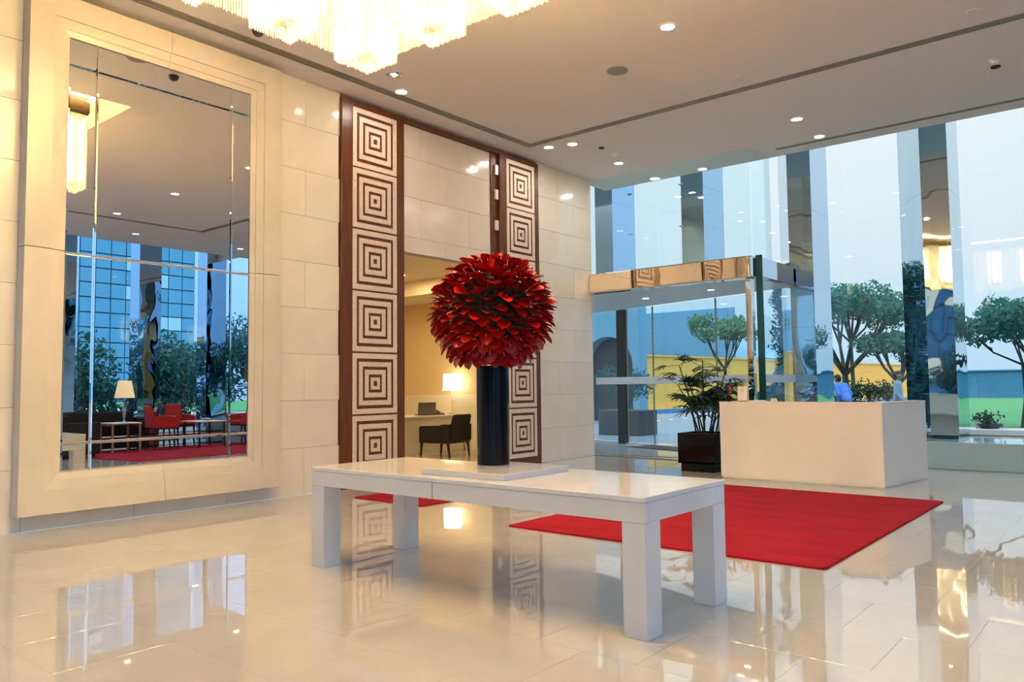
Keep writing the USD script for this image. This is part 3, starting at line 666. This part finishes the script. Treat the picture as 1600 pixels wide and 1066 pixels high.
# ------------------------------------------------------------------ potted palm
pt = thing('palm_planter', 'glossy black square planter with a recessed base, left of the desk', 'planter', (3.02, 12.0, 0))
o = Polygon([(-.33, -.35), (.31, -.35), (.36, .33), (-.33, .33)])
obj('body', cat_([prism(o.difference(o.buffer(-.03)), .13, .62), prism(o, .13, .16)]), 'black_lacquer', pt)
obj('base', prism(Polygon([(-.28, -.34), (.30, -.34), (.34, .28), (-.28, .28)]), 0, .13), 'black_lacquer', pt)
obj('soil', prism(o.buffer(-.031), .16, .585), 'soil', pt)
pm = thing('potted_palm', 'leafy green lady palm growing in the black planter left of the desk', 'potted plant', (3.02, 12.0, .586))
def fan(base, d, up, ln, nl, m, parent, w=.038):
    d = d/np.linalg.norm(d); s_ = np.cross(d, up); s_ /= np.linalg.norm(s_); u = np.cross(s_, d); V_, F_ = [], []
    for k in range(nl):
        a = (k-(nl-1)/2)*(2.1/max(nl-1, 1)); q = d*math.cos(a)+s_*math.sin(a); sd2 = np.cross(q, u); l = ln*(1-.18*abs(a))
        dr = -.35*l
        c0, c1, c2, c3 = base, base+q*l*.35+u*.02, base+q*l*.72+np.array([0, 0, dr*.25]), base+q*l*.98+np.array([0, 0, dr*.75])
        b_ = len(V_); V_ += [c0, c1-sd2*w*.5, c1+sd2*w*.5, c2-sd2*w*.42, c2+sd2*w*.42, c3]
        F_ += [(b_, b_+1, b_+2), (b_+1, b_+3, b_+4), (b_+1, b_+4, b_+2), (b_+3, b_+5, b_+4)]
    obj('leaf', tm(V_, F_), m, parent)
def palm(parent, nst, hmin, hmax, spread, nleaf, ln, m):
    for i in range(nst):
        a = 2*PI*i/nst+rng.uniform(-.4, .4); r = rng.uniform(.03, .2); h = rng.uniform(hmin, hmax)
        p0 = np.array([r*math.cos(a), r*math.sin(a), -.02]); p2 = np.array([(r+spread*rng.uniform(.3, 1))*math.cos(a), (r+spread*rng.uniform(.3, 1))*math.sin(a), h]); p1 = (p0+p2)/2+np.array([-.03*math.cos(a), -.03*math.sin(a), .05])
        obj('stem', tube([p0, p1, p2], [.014, .012, .008], 6), 'bark', parent)
        for k in range(nleaf):
            b = 2*PI*k/nleaf+rng.uniform(0, 1.2); u = rng.uniform(.5, 1.02)
            st = p1+(p2-p1)*(u-.5)*2 if u > .5 else p1
            el = rng.uniform(-.1, .9); d = np.array([math.cos(b)*math.cos(el), math.sin(b)*math.cos(el), math.sin(el)])
            en = st+d*rng.uniform(.10, .24)
            if en[0] > .50 and en[2] < .85: continue
            lf0 = obj('petiole', tube([st, (st+en)/2+np.array([0, 0, .012]), en], .004, 4), 'leaf_palm', parent)
            fan(en, d, np.array([0, 0, 1.]) if abs(d[2]) < .9 else np.array([1., 0, 0]), ln*rng.uniform(.8, 1.15), 7, m, parent)
palm(pm, 13, .42, 1.22, .44, 7, .36, 'leaf_palm')

# ------------------------------------------------------------------ niche furniture
nd = thing('writing_desk', 'cream writing desk against the warm niche wall', 'desk', (-4.0, 11.3, 0))
NO = (4.0, -11.3, 0)
obj('top', mv(cbx(-4.4, -3.30, 10.0, 12.95, .765, .80, .004), *NO), 'cream_lacquer', nd)
obj('front_panel', mv(cbx(-3.37, -3.34, 10.03, 12.92, .0, .70, .004), *NO), 'cream_lacquer', nd)
obj('drawer_rail', mv(cbx(-4.35, -3.36, 10.03, 12.92, .70, .764, .003), *NO), 'cream_wall', nd)
for y in (10.0, 12.90): obj('side', mv(cbx(-4.38, -3.34, y, y+.045, 0, .764, .004), *NO), 'cream_lacquer', nd)
lp = thing('laptop', 'open grey laptop on the cream niche desk, seen from behind', 'laptop', (-3.62, 12.05, .8005), rotz=-.5)
obj('base', cbx(-.36, -.04, -.20, .20, 0, .016, .004), 'dark_plastic', lp)
scr = rot(cbx(-.05, -.035, -.20, .20, .012, .29, .004), .25, (0, 1, 0), (-.04, 0, .012))
obj('screen', scr, 'screen_grey', lp)
tp = thing('desk_phone', 'small dark desk telephone next to the laptop', 'telephone', (-3.62, 12.44, .8005))
obj('body', hull([(x, y, z) for x in (-.09, .09) for y in (-.08, .08) for z in (0,)]+[(-.08, -.075, .07), (-.08, .075, .07), (.085, .075, .025), (.085, -.075, .025)]), 'dark_plastic', tp)
obj('handset', tube([(.06, -.07, .055), (0.0, -.07, .095), (-.07, -.07, .10)], [.022, .014, .022], 8), 'dark_plastic', tp)
def table_lamp(name, label, loc, prof, shade, glow, base='cream_lacquer', square=False):
    t = thing(name, label, 'lamp', loc)
    obj('base', lathe([(.0001, 0), (.09, 0), (.09, .02), (.02, .03)], 20), 'chrome', t, smooth=40)
    obj('stem', lathe(prof, 20), base, t, smooth=40)
    r0, r1, z0, z1 = shade
    obj('shade', lathe([(r0, z0), (r1, z1), (r1-.004, z1), (r0-.004, z0), (r0, z0)], 32), glow, t, smooth=40)
    obj('bulb', lathe([(.0001, z0+.03), (.03, z0+.05), (.035, z0+.09), (.0001, z0+.13)], 12), 'shade_glow', t, smooth=True)
    return t
table_lamp('table_lamp', 'glowing table lamp with cream stem on the niche desk', (-3.55, 12.78, .8005), [(.02, .03), (.02, .16), (.032, .17), (.024, .19), (.024, .33), (.032, .34), (.024, .36), (.022, .5), (.008, .52), (.008, .66)], (.215, .20, .535, .92), 'shade_glow')

def armchair(name, label, loc, rotz, fab, leg, w=.70, d=.68, sh=.44, ah=.62, bh=.92, group=None, wing=False):
    t = thing(name, label, 'armchair', loc, rotz, group)          # faces +x, back at -x
    obj('seat', cbx(-d/2+.08, d/2, -w/2+.07, w/2-.07, sh-.12, sh, .03), fab, t, smooth=35)
    obj('seat_rail', cbx(-d/2+.02, d/2-.01, -w/2+.01, w/2-.01, sh-.165, sh-.121, .006), leg, t)
    bk = hull([(x, y, z) for y in (-w/2+.10, w/2-.10) for x, z in ((-d/2+.02, sh-.12), (-d/2+.13, sh-.12))]+[(x, y, z) for y in (-w/2+.12, w/2-.12) for x, z in ((-d/2-.10, bh-.03), (-d/2-.02, bh-.02), (-d/2-.07, bh))])
    obj('backrest', bk, fab, t, smooth=35)
    for s_ in (-1, 1):
        y0, y1 = sorted((s_*(w/2-.085), s_*(w/2)))
        arm = hull([(-d/2+.0, y0, sh-.12), (-d/2+.0, y1, sh-.12), (d/2-.02, y0, sh-.12), (d/2-.02, y1, sh-.12), (-d/2-.01, y0, ah+.03), (-d/2-.01, y1, ah+.03), (d/2-.06, y0, ah), (d/2-.06, y1, ah), (d/2-.02, y0, ah-.03), (d/2-.02, y1, ah-.03)])
        obj('armrest', arm, fab, t, smooth=35)
    for x in (-d/2+.05, d/2-.05):
        for y in (-w/2+.05, w/2-.05):
            sl = .03 if x > 0 else -.04
            lg = hull([(x+a, y+b, sh-.165) for a in (-.022, .022) for b in (-.022, .022)]+[(x+sl+a, y+b, 0) for a in (-.014, .014) for b in (-.014, .014)])
            obj('leg', lg, leg, t)
    return t
armchair('armchair', 'black upholstered armchair with dark legs drawn up to the niche desk', (-2.58, 11.55, 0), PI+.08, 'black_fabric', 'dark_wood', w=.74, d=.80, bh=.86, ah=.62)

# ------------------------------------------------------------------ lounge on the mirror's far side
r0 = armchair('red_armchair', 'red armchair in the mirror, right of the side table', (14.3, 11.25, 0), PI/2+.1, 'red_velvet', 'dark_wood', w=.74, d=.74, bh=.98, ah=.62)
dup(r0, (15.35, 12.3, 0), PI, 'red armchair in the mirror, half hidden behind the nearer one')
dup(r0, (14.2, 13.85, 0), -PI/2-.15, 'red armchair in the mirror, at the right edge')
stb = thing('side_table', 'oak framed side table with pale top under the lamp in the mirror', 'side table', (14.35, 10.05, 0))
obj('top', cbx(-.42, .42, -.42, .42, .48, .51, .004), 'paper', stb)
for x in (-.38, .38):
    for y in (-.38, .38): obj('leg', cbx(x-.025, x+.025, y-.025, y+.025, 0, .48, .003), 'oak', stb)
obj('rail', cat_([cbx(-.38, .38, y-.015, y+.015, .42, .48, .003) for y in (-.38, .38)]), 'oak', stb)
table_lamp('lounge_lamp', 'cream shaded table lamp with crystal stem seen in the mirror', (14.5, 10.22, .5105), [(.02, .03), (.03, .08), (.022, .14), (.045, .2), (.04, .3), (.05, .4), (.025, .5), (.01, .54), (.01, .72)], (.27, .18, .70, 1.2), 'shade_fabric', 'crystal_clear')
ct = thing('coffee_table', 'low coffee table with pale top between the red armchairs in the mirror', 'coffee table', (14.3, 12.58, 0), rotz=.0)
obj('top', cbx(-.5, .5, -.46, .46, .44, .47, .004), 'paper', ct)
for x in (-.44, .44):
    for y in (-.41, .41): obj('leg', cbx(x-.025, x+.025, y-.025, y+.025, 0, .44, .003), 'dark_wood', ct)
tx = thing('tissue_box', 'small silver box on the coffee table in the mirror', 'box', (14.15, 12.55, .4705)); obj('box', cbx(-.13, .13, -.07, .07, 0, .07, .004), 'chrome', tx); obj('lid', cbx(-.12, .12, -.06, .06, .0705, .085, .003), 'paper', tx)
def sofa(label, loc, rz_):
    t = thing('black_sofa', label, 'sofa', loc, rz_)
    obj('base', cbx(-.42, .42, -1.0, 1.0, .10, .42, .03), 'black_fabric', t, smooth=35); obj('backrest', cbx(-.45, -.22, -1.0, 1.0, .421, .80, .04), 'black_fabric', t, smooth=35)
    for s_ in (-1, 1): obj('armrest', cbx(-.42, .42, *sorted((s_*1.0, s_*1.18)), .10, .62, .03), 'black_fabric', t, smooth=35)
    for x in (-.36, .36):
        for y in (-.9, .9): obj('foot', cbx(x-.03, x+.03, y-.03, y+.03, 0, .10, .003), 'dark_wood', t)
sofa('long black sofa behind the lamp in the mirror', (15.35, 10.0, 0), PI)
sofa('black sofa at the left edge of the mirror image', (13.6, 8.3, 0), PI/2)

# ------------------------------------------------------------------ outdoors
struct('ground', [bx(-120, 160, 17.3, 160, -.30, -.02), bx(16.7, 160, -60, 17.3, -.30, -.02), bx(-60, 16.7, -60, -7.05, -.30, -.02), bx(-3.2, 16.7, 16.0, 17.3, -.30, -.02)], 'asphalt')
# yellow garden wall, receding to the right, and wing behind
def at(px, y):   # a world x on the ray through pixel column px at depth y (layout aid for things far outside, kept as plain coordinates)
    u = (px-800)/1213.71; d = R_*u-B_+U_*(-(600-533)/1213.71); return CAM[0]+d[0]*(y-CAM[1])/d[1]
wp = [(-13.0, 27.0), (-12.2, 34.0), (-11.4, 40.4), (-9.8, 58.6), (-8.3, 80.0)]
wy = thing('garden_wall', 'long yellow lit garden wall beyond the driveway', 'wall', (-13, 40, 0))
for (a, b), (c, d) in zip(wp[:-1], wp[1:]):
    n = np.array([d-b, a-c]); n = n/np.linalg.norm(n)*.3
    obj('wall_section', mv(prism(Polygon([(a, b), (c, d), (c-n[0], d-n[1]), (a-n[0], b-n[1])]), -.02, 2.95), 13, -40, 0), 'yellow_wall', wy)
    obj('coping', mv(prism(Polygon([(a+n[0]*.2, b+n[1]*.2), (c+n[0]*.2, d+n[1]*.2), (c-n[0]*1.2, d-n[1]*1.2), (a-n[0]*1.2, b-n[1]*1.2)]), 2.95, 3.05), 13, -40, 0), 'yellow_wall', wy)
    L2 = np.hypot(c-a, d-b); q = np.array([(c-a)/L2, (d-b)/L2]); m_ = np.array([q[1], -q[0]])
    if m_ @ (np.array([8.8, 0])-np.array([a, b])) < 0: m_ = -m_
    s0, s1 = np.array([a, b])+m_*.9, np.array([c, d])+m_*.9
    obj('kerb', mv(prism(Polygon([s0+m_*.5, s1+m_*.5, s1-m_*.1, s0-m_*.1]), -.02, .18), 13, -40, 0), 'blue_wall', wy)
    v = [(*(s0-m_*.12), .1), (*(s1-m_*.12), .1), (*(s1-m_*.2), .16), (*(s0-m_*.2), .16)]
    obj('wash_light', mv(cat_([tm(v, [(0, 1, 2), (0, 2, 3), (0, 2, 1), (0, 3, 2)])]), 13, -40, 0), 'wash_glow', wy)
wg = thing('hotel_wing', 'pale blue-grey building wing with a plain wall behind the yellow garden wall', 'building', (-14, 46, 0))
P2 = [(-16.2, 26.5), (-14.0, 37.0), (-12.3, 48.5)]
v = [(x+14, y-46, 0) for x, y in P2[:3]]+[(P2[0][0]+14, P2[0][1]-46, 5.0), (P2[1][0]+14, P2[1][1]-46, 5.3), (P2[2][0]+14, P2[2][1]-46, 6.5)]
v += [(x-6+14, y+1-46, z) for (x, y), z in zip(P2[:3], (5.2, 5.5, 6.7))]+[(x-6+14, y+1-46, 0) for x, y in P2[:3]]
m = tm(v, [(0, 1, 4), (0, 4, 3), (1, 2, 5), (1, 5, 4), (3, 4, 7), (3, 7, 6), (4, 5, 8), (4, 8, 7), (2, 11, 8), (2, 8, 5), (0, 3, 6), (0, 6, 9), (9, 6, 7), (9, 7, 10), (10, 7, 8), (10, 8, 11)])
obj('wall', m, 'building_blue', wg)
rb = thing('low_hall', 'low building with a sloping blue-grey roof behind the yellow wall, right of the tree', 'building', (-16, 66, 0))
obj('wall', bx(-6, 4, -14, 12, 0, 3.2), 'building_blue', rb)
obj('roof', hull([(-6.4, -14.4, 3.2), (4.4, -14.4, 3.2), (-6.4, 12.4, 3.2), (4.4, 12.4, 3.2), (-1, -11, 5.4), (-1, 6, 4.6)]), 'building_blue', rb)
# arched annex left of the door
an = thing('arched_annex', 'pale annex with a dark arched opening, left through the vestibule glass', 'building', (-9.6, 26, 0))
ar = Polygon([(-4, 0), (3.2, 0), (3.2, 5.2), (-4, 5.2)]).difference(Polygon([(.6, 0), (2.9, 0)]+[(1.75+1.15*math.cos(q), 2.2+1.15*math.sin(q)) for q in np.linspace(0, PI, 20)]))
m = prism(ar, 0, .6); vv = m.vertices; obj('facade', tm(np.stack([vv[:, 0], -vv[:, 2]+.6, vv[:, 1]], 1), m.faces[:, ::-1]), 'building_blue', an)
obj('recess', bx(.5, 3.0, .62, .7, 0, 3.5), 'dark_plastic', an)
hp = thing('outdoor_planter', 'dark box planter with a green shrub outside the left vestibule pane', 'planter', (-3.2, 19.8, -.02))
obj('box', cat_([cbx(-.7, .7, -.5, .5, 0, .72, .02)]), 'dark_plastic', hp)

for k, (px_, y, x) in enumerate(((0, 25.2, -6.47), (0, 26.4, -6.55), (0, 27.7, -6.62), (0, 29.0, -6.70), (0, 30.4, -6.80))):
    t = thing('ground_light', ['nearest of', 'second of', 'third of', 'fourth of', 'farthest of'][k]+' the five round white lights set in the driveway outside the door', 'ground light', (x, y, -.02))
    obj('ring', lathe([(.13, 0), (.13, .012), (.10, .014)], 16), 'chrome', t); obj('lens', lathe([(.10, .012), (.0001, .016)], 16), 'ground_glow', t)

# lawn terrace to the right, kerb and blue boundary wall
struct('lawn', [prism(Polygon([(5.0, 18.9), (60, 18.9), (60, 57), (-3.0, 57)]), -.02, .43)], 'lawn')
struct('terrace_kerb', [cbx(4.9, 60, 18.3, 18.9, -.02, .45, .02)], 'kerb_white')
bw = thing('boundary_wall', 'blue tinted boundary wall behind the bright lawn', 'wall', (20, 56, 0))
obj('wall', cbx(-23.2, 60, 0, .5, .2, 2.05, .03), 'blue_wall', bw); obj('coping', cbx(-23.2, 60, -.1, .6, 2.051, 2.16, .02), 'blue_wall', bw)

def leaves(centers, n, size, seed):
    r = np.random.default_rng(seed); C = np.array([c[:3] for c in centers], float); Rd = np.array([c[3] for c in centers], float)
    pk = r.choice(len(C), n, p=Rd**2/np.sum(Rd**2)); d = r.normal(size=(n, 3)); d /= np.linalg.norm(d, axis=1, keepdims=True)
    rad = r.uniform(.35, 1.0, n)**.6
    p = C[pk]+d*(Rd[pk]*rad)[:, None]*np.array([1, 1, .72]); p += r.normal(0, .04, (n, 3))
    a = r.normal(size=(n, 3)); a /= np.linalg.norm(a, axis=1, keepdims=True); b = np.cross(a, r.normal(size=(n, 3))); b /= np.linalg.norm(b, axis=1, keepdims=True)+1e-9
    s_ = (size*r.uniform(.7, 1.3, n))[:, None]
    v = np.stack([p-a*s_, p-b*s_*.45, p+a*s_, p+b*s_*.45], 1).reshape(-1, 3); i = np.arange(n)*4
    return tm(v, np.vstack([np.stack([i, i+1, i+2], 1), np.stack([i, i+2, i+3], 1)]))
def tree(name, label, base, branches, blobs, n, size, m, seed, cat='tree'):
    t = thing(name, label, cat, base)
    obj('trunk', cat_([tube(b, r, 7) for b, r in branches]), 'bark', t, smooth=True)
    obj('foliage', leaves(blobs, n, size, seed), m, t, kind='stuff')
    return t
def vasetree(h, spread, seed, r=.09, n=5, low=.42):
    q = np.random.default_rng(seed); br = []; bl = []
    f0 = np.array([q.normal(0, .08), q.normal(0, .08), h*low]); br.append(([(0, 0, 0), f0*.5+np.array([.05, 0, 0]), f0], [r*1.3, r, r*.85]))
    for k in range(n):
        a = 2*PI*k/n+q.uniform(-.4, .4); e = np.array([spread*.6*math.cos(a), spread*.6*math.sin(a), h*q.uniform(.70, .86)]); mid = (f0+e)/2+np.array([math.cos(a), math.sin(a), 0])*spread*.10
        br.append(([f0, mid, e], [r*.6, r*.42, r*.2]))
        for u in (-.6, .6):
            e2 = e+np.array([math.cos(a+u)*spread*.35, math.sin(a+u)*spread*.35, h*q.uniform(.04, .12)]); br.append(([mid, (mid+e2)/2+np.array([0, 0, .05*h]), e2], [r*.35, r*.25, r*.1])); bl.append((*e2, spread*.30))
        bl.append((*(e+np.array([0, 0, .06*h])), spread*.36))
    bl.append((0, 0, h*.86, spread*.45))
    return br, bl
q = np.random.default_rng(5)
tree('cypress', 'slim dark columnar tree outside, right behind the column at the left desk end', (1.95, 18.85, -.02), [([(0, 0, 0), (0, 0, 2), (0, 0, 4.0)], [.07, .05, .02])], [(q.uniform(-.12, .12), q.uniform(-.12, .12), z, .40-.05*z/4) for z in np.linspace(.5, 4.0, 16)], 4200, .07, 'leaf_hedge', 77)
br, bl = vasetree(4.7, 2.0, 11, r=.11, n=6, low=.36)
tree('garden_tree', 'broad green tree with forked trunk behind the desk, left of the steel column', (1.1, 26.0, -.02), br, bl, 5200, .085, 'leaf_tree', 1)
br, bl = vasetree(5.2, 1.4, 12, r=.07, n=5, low=.55)
tree('garden_tree', 'taller dark tree crown rising behind the broad tree', (.6, 28.5, -.02), br, bl, 3200, .085, 'leaf_tree', 2)
br, bl = vasetree(3.1, 1.1, 13, r=.085, n=5, low=.45)
tree('garden_tree', 'smaller tree next to the steel column, behind the man in the pale shirt', (2.75, 25.5, -.02), br, bl, 2400, .075, 'leaf_tree', 3)
br, bl = vasetree(2.65, 1.25, 14, r=.04, n=4, low=.5)
tree('garden_tree', 'thin trunked tree on the lawn right of the steel column', (6.6, 19.6, .43), br, bl, 2600, .075, 'leaf_tree', 4)
br, bl = vasetree(2.7, 1.3, 15, r=.075, n=5, low=.40)
tree('garden_tree', 'thick forked tree on the lawn at the right edge of the photo', (7.25, 19.7, .43), br, bl, 3000, .075, 'leaf_tree', 5)
br, bl = vasetree(3.9, 1.05, 16, r=.06, n=6, low=.5)
tree('frangipani_tree', 'pale leaved frangipani tree seen above the palm through the door glass', (-2.55, 25.2, -.02), br, bl, 1500, .10, 'leaf_pale', 6)
for k in range(6):
    br, bl = vasetree(8.2+.5*(k % 3)+.25*k, 2.4, 30+k, r=.12, n=5, low=.5)
    tree('background_tree', ['first', 'second', 'third', 'fourth', 'fifth', 'sixth'][k]+' from the left of the dark trees peeping over the blue-grey wing', (-26.5, 33+3.6*k, 0), br, bl, 1500, .2, 'leaf_tree', 40+k)
def shrub(name, label, loc, w, d, h, n, m, seed, size=.05, box=None):
    t = thing(name, label, 'shrub', loc); q = np.random.default_rng(seed)
    obj('stems', cat_([tube([(0, 0, 0), (q.uniform(-w, w)*.3, q.uniform(-d, d)*.3, h*.6)], [.02, .008], 5) for _ in range(5)]), 'bark', t)
    obj('foliage', leaves([(q.uniform(-w, w)*.4, q.uniform(-d, d)*.4, h*q.uniform(.45, .75), .32*min(w, h)+.12) for _ in range(8)], n, size, seed), m, t, kind='stuff')
shrub('planter_shrub', 'green shrub growing in the dark box outside the left vestibule pane', (-3.2, 19.8, .70), 1.2, .8, 1.3, 1500, 'leaf_hedge', 50)
for k, x in enumerate((2.22, 2.66, 3.08)):
    t = thing('tub', ['left', 'middle', 'right'][k]+' of three dark tubs under the garden trees behind the desk', 'planter', (x, 22.9, -.02)); obj('body', lathe([(.0001, 0), (.17, 0), (.22, .8), (.19, .8), (.18, .7), (.0001, .7)], 16), 'dark_plastic', t, smooth=40)
    shrub('tub_shrub', ['left', 'middle', 'right'][k]+' of three leafy shrubs growing in dark tubs behind the desk', (x, 22.9, .68), .50, .45, .85, 420, 'leaf_palm', 60+k, .055)
bwp = thing('bowl_planter', 'low dark bowl planter on the terrace kerb right of the steel column', 'planter', (6.12, 18.6, .45))
obj('bowl', lathe([(.0001, 0), (.16, 0), (.27, .10), (.25, .10), (.2, .06), (.0001, .06)], 20), 'dark_plastic', bwp, smooth=40)
shrub('bowl_plant', 'spiky dark plant in the low bowl planter', (6.12, 18.6, .51), .3, .3, .22, 160, 'leaf_palm', 70, .05)
# mirror side: hedge trees and tower
for k, y in enumerate((6.5, 9.5, 12.3, 15.2, 18.2, 21.5, 25)):
    q = np.random.default_rng(80+k); h = (4.0, 4.6, 4.3, 4.1, 4.8, 5.4, 5.8)[k]
    tree('hedge_tree', ['first', 'second', 'third', 'fourth', 'fifth', 'sixth', 'seventh'][k]+' from the left of the dense hedge trees seen in the mirror', (22.5+q.uniform(-.8, .8), y, -.02), [([(0, 0, 0), (.1, 0, h*.5), (0, 0, h*.8)], [.12, .1, .05])],
         [(q.uniform(-.9, .9), q.uniform(-1.3, 1.3), q.uniform(.5, h-.8), q.uniform(.8, 1.2)) for _ in range(14)], 4200, .12, 'leaf_hedge', 90+k)
tw = thing('glass_tower', 'tall blue glass office tower seen in the mirror', 'building', (100, 44, 0))
obj('core', bx(0.3, 24, -14, 14, 0, 44), 'tower_mullion', tw)
for i in range(14):
    for j in range(20): obj('pane', bx(0, .3, -14+2*i+.07, -14+2*(i+1)-.07, 2+2*j+.07, 2+2*(j+1)-.10), 'tower_pane_light' if rng.random() < .12 else 'tower_pane', tw)
# behind the camera: seen only reflected in the polished columns
hd0 = None
for k in range(7):
    nm = ['first', 'second', 'third', 'fourth', 'fifth', 'sixth', 'seventh'][k]+' of the dark hedge trees behind the camera, mirrored in the steel columns'
    if hd0 is None:
        q = np.random.default_rng(200)
        hd0 = tree('rear_hedge_tree', nm, (-1.5, -12.5, -.02), [([(0, 0, 0), (.1, 0, 1.6), (0, 0, 2.6)], [.12, .1, .05])], [(q.uniform(-1.2, 1.2), q.uniform(-.8, .8), q.uniform(.4, 3.0), q.uniform(.7, 1.0)) for _ in range(14)], 3600, .12, 'leaf_hedge', 201)
    else: dup(hd0, (-1.5+3.3*k, -12.5+(.5 if k % 2 else -.4), -.02), .9*k, nm)
t2 = thing('rear_tower', 'dark blue tower with lit windows behind the camera, mirrored in the steel columns', 'building', (3, -60, 0))
obj('core', bx(-14, 14, -16, -.3, 0, 40), 'tower_mullion', t2)
for i in range(12):
    for j in range(16): obj('pane', bx(-14+28/12*i+.1, -14+28/12*(i+1)-.1, -.3, 0, 2+2.3*j+.1, 2+2.3*(j+1)-.15), 'lit_window' if rng.random() < .12 else 'dark_pane', t2)

# ------------------------------------------------------------------ people and car outside
def capsule_union(bones):
    ms = []
    for a, ra, b, rb in bones:
        s1 = manifold3d.Manifold.sphere(ra, 14).translate(tuple(map(float, a))); s2 = manifold3d.Manifold.sphere(rb, 14).translate(tuple(map(float, b)))
        ms.append(manifold3d.Manifold.batch_hull([s1, s2]))
    u = manifold3d.Manifold.batch_boolean(ms, manifold3d.OpType.Add).refine_to_length(.035).to_mesh()
    m = trimesh.Trimesh(u.vert_properties[:, :3], u.tri_verts, process=True); trimesh.smoothing.filter_taubin(m, iterations=6); return m
def person(label, loc, rz_, shirt, bend=0.):
    t = thing('person', label, 'person', loc, rz_)            # faces +x
    def B(p):                                                     # bend the upper body forward about the hips
        p = np.array(p, float)
        if bend and p[2] > .95:
            c, s_ = math.cos(bend), math.sin(bend); q = p-np.array([0, 0, .95]); p = np.array([q[0]*c+q[2]*s_, q[1], -q[0]*s_+q[2]*c])+np.array([0, 0, .95])
        return p
    bones = []
    add = lambda a, ra, b, rb: bones.append((B(a), ra, B(b), rb))
    for s_ in (-1, 1):
        add((0, s_*.09, .93), .085, (.01, s_*.095, .50), .058); add((.01, s_*.095, .50), .055, (-.01, s_*.10, .09), .038); add((-.01, s_*.10, .06), .038, (.15, s_*.11, .035), .03)
        add((0, s_*.185, 1.42), .052, (-.02, s_*.235, 1.13), .042); add((-.02, s_*.235, 1.13), .04, (.14, s_*.2, .95), .028)
        add((.14, s_*.2, .95), .026, (.19, s_*.19, .90), .03)
        for k in range(4): add((.19, s_*.19+(k-1.5)*.017, .90), .009, (.225, s_*.185+(k-1.5)*.017, .855-.004*abs(k-1)), .007)
        add((.175, s_*.165, .91), .010, (.205, s_*.145, .88), .008)
        add((0, s_*.10, 1.40), .07, (0, s_*.06, .98), .10)
    add((0, 0, 1.38), .10, (0, 0, .98), .11); add((0, 0, 1.40), .06, (.015, 0, 1.53), .052)
    add((.02, 0, 1.62), .083, (.035, 0, 1.575), .066); add((-.005, 0, 1.63), .082, (.02, 0, 1.62), .083)
    add((.10, 0, 1.61), .012, (.115, 0, 1.585), .014)
    for s_ in (-1, 1): add((.01, s_*.085, 1.62), .018, (.012, s_*.087, 1.59), .014)
    add((.085, -.02, 1.55), .009, (.085, .02, 1.55), .009)
    obj('body', capsule_union(bones), 'skin', t, smooth=True)
    cl = []
    c2 = lambda a, ra, b, rb: cl.append((B(a), ra, B(b), rb))
    for s_ in (-1, 1): c2((0, s_*.10, 1.40), .082, (0, s_*.06, .97), .118); c2((0, s_*.185, 1.42), .066, (-.02, s_*.235, 1.13), .054); c2((-.02, s_*.235, 1.13), .052, (.10, s_*.21, 1.0), .042)
    c2((0, 0, 1.40), .10, (0, 0, .97), .13)
    obj('shirt', capsule_union(cl), shirt, t, smooth=True)
    tr = []
    for s_ in (-1, 1): tr.append((np.array((0, s_*.085, .93)), .105, np.array((.01, s_*.095, .50)), .078)); tr.append((np.array((.01, s_*.095, .50)), .078, np.array((-.01, s_*.10, .08)), .062))
    obj('trousers', capsule_union(tr), 'trousers', t, smooth=True)
    obj('hair', capsule_union([(B((-.012, 0, 1.655)), .085, B((.025, 0, 1.675)), .074), (B((-.03, 0, 1.62)), .076, B((-.02, 0, 1.57)), .06)]), 'hair', t, smooth=True)
    obj('eyes', cat_([mv(trimesh.creation.icosphere(1, .011), *B((.096, s_*.03, 1.625))) for s_ in (-1, 1)]), 'hair', t)
person('person in a pale blue shirt standing outside, seen beside the steel column', (3.62, 22.0, -.02), .15, 'shirt_pale')
person('person in a bright blue shirt bending towards the black car outside', (2.30, 22.1, -.02), 2.7, 'shirt_blue', .42)
person('person in a pale shirt outside, half hidden by the column behind the desk', (1.74, 21.7, -.02), -1.2, 'shirt_pale')
car = thing('parked_car', 'black car parked outside behind the desk and the left steel column', 'car', (.2, 24.3, -.02), rotz=.05)
side = [(-2.2, .35), (-2.25, .65), (-2.1, .85), (-1.3, .93), (-.7, 1.38), (.6, 1.44), (1.4, 1.02), (2.1, .92), (2.2, .6), (2.15, .32)]
m = prism(Polygon(side), -.85, .85); vv = m.vertices; obj('body', tm(np.stack([vv[:, 0], -vv[:, 2]*(1-.10*(vv[:, 1] > .95)), vv[:, 1]], 1), m.faces), 'car_black', car, smooth=30)
for y in (-.86, .845):
    w = prism(Polygon([(-1.05, .95), (-.62, 1.30), (.5, 1.35), (1.1, 1.0)]), 0, .015); vv = w.vertices; obj('window', tm(np.stack([vv[:, 0], y*.92+vv[:, 2]*.0-.0+(.01 if y > 0 else -.01), vv[:, 1]], 1), w.faces), 'tower_pane', car)
for x in (-1.4, 1.35):
    for y in (-.82, .62):
        wh = rot(lathe([(.0001, 0), (.2, 0), (.31, .02), (.33, .05), (.33, .17), (.31, .2), (.0001, .2)], 24), -PI/2, (1, 0, 0)); obj('wheel', mv(wh, x, y, .33), 'tyre', car, smooth=40)
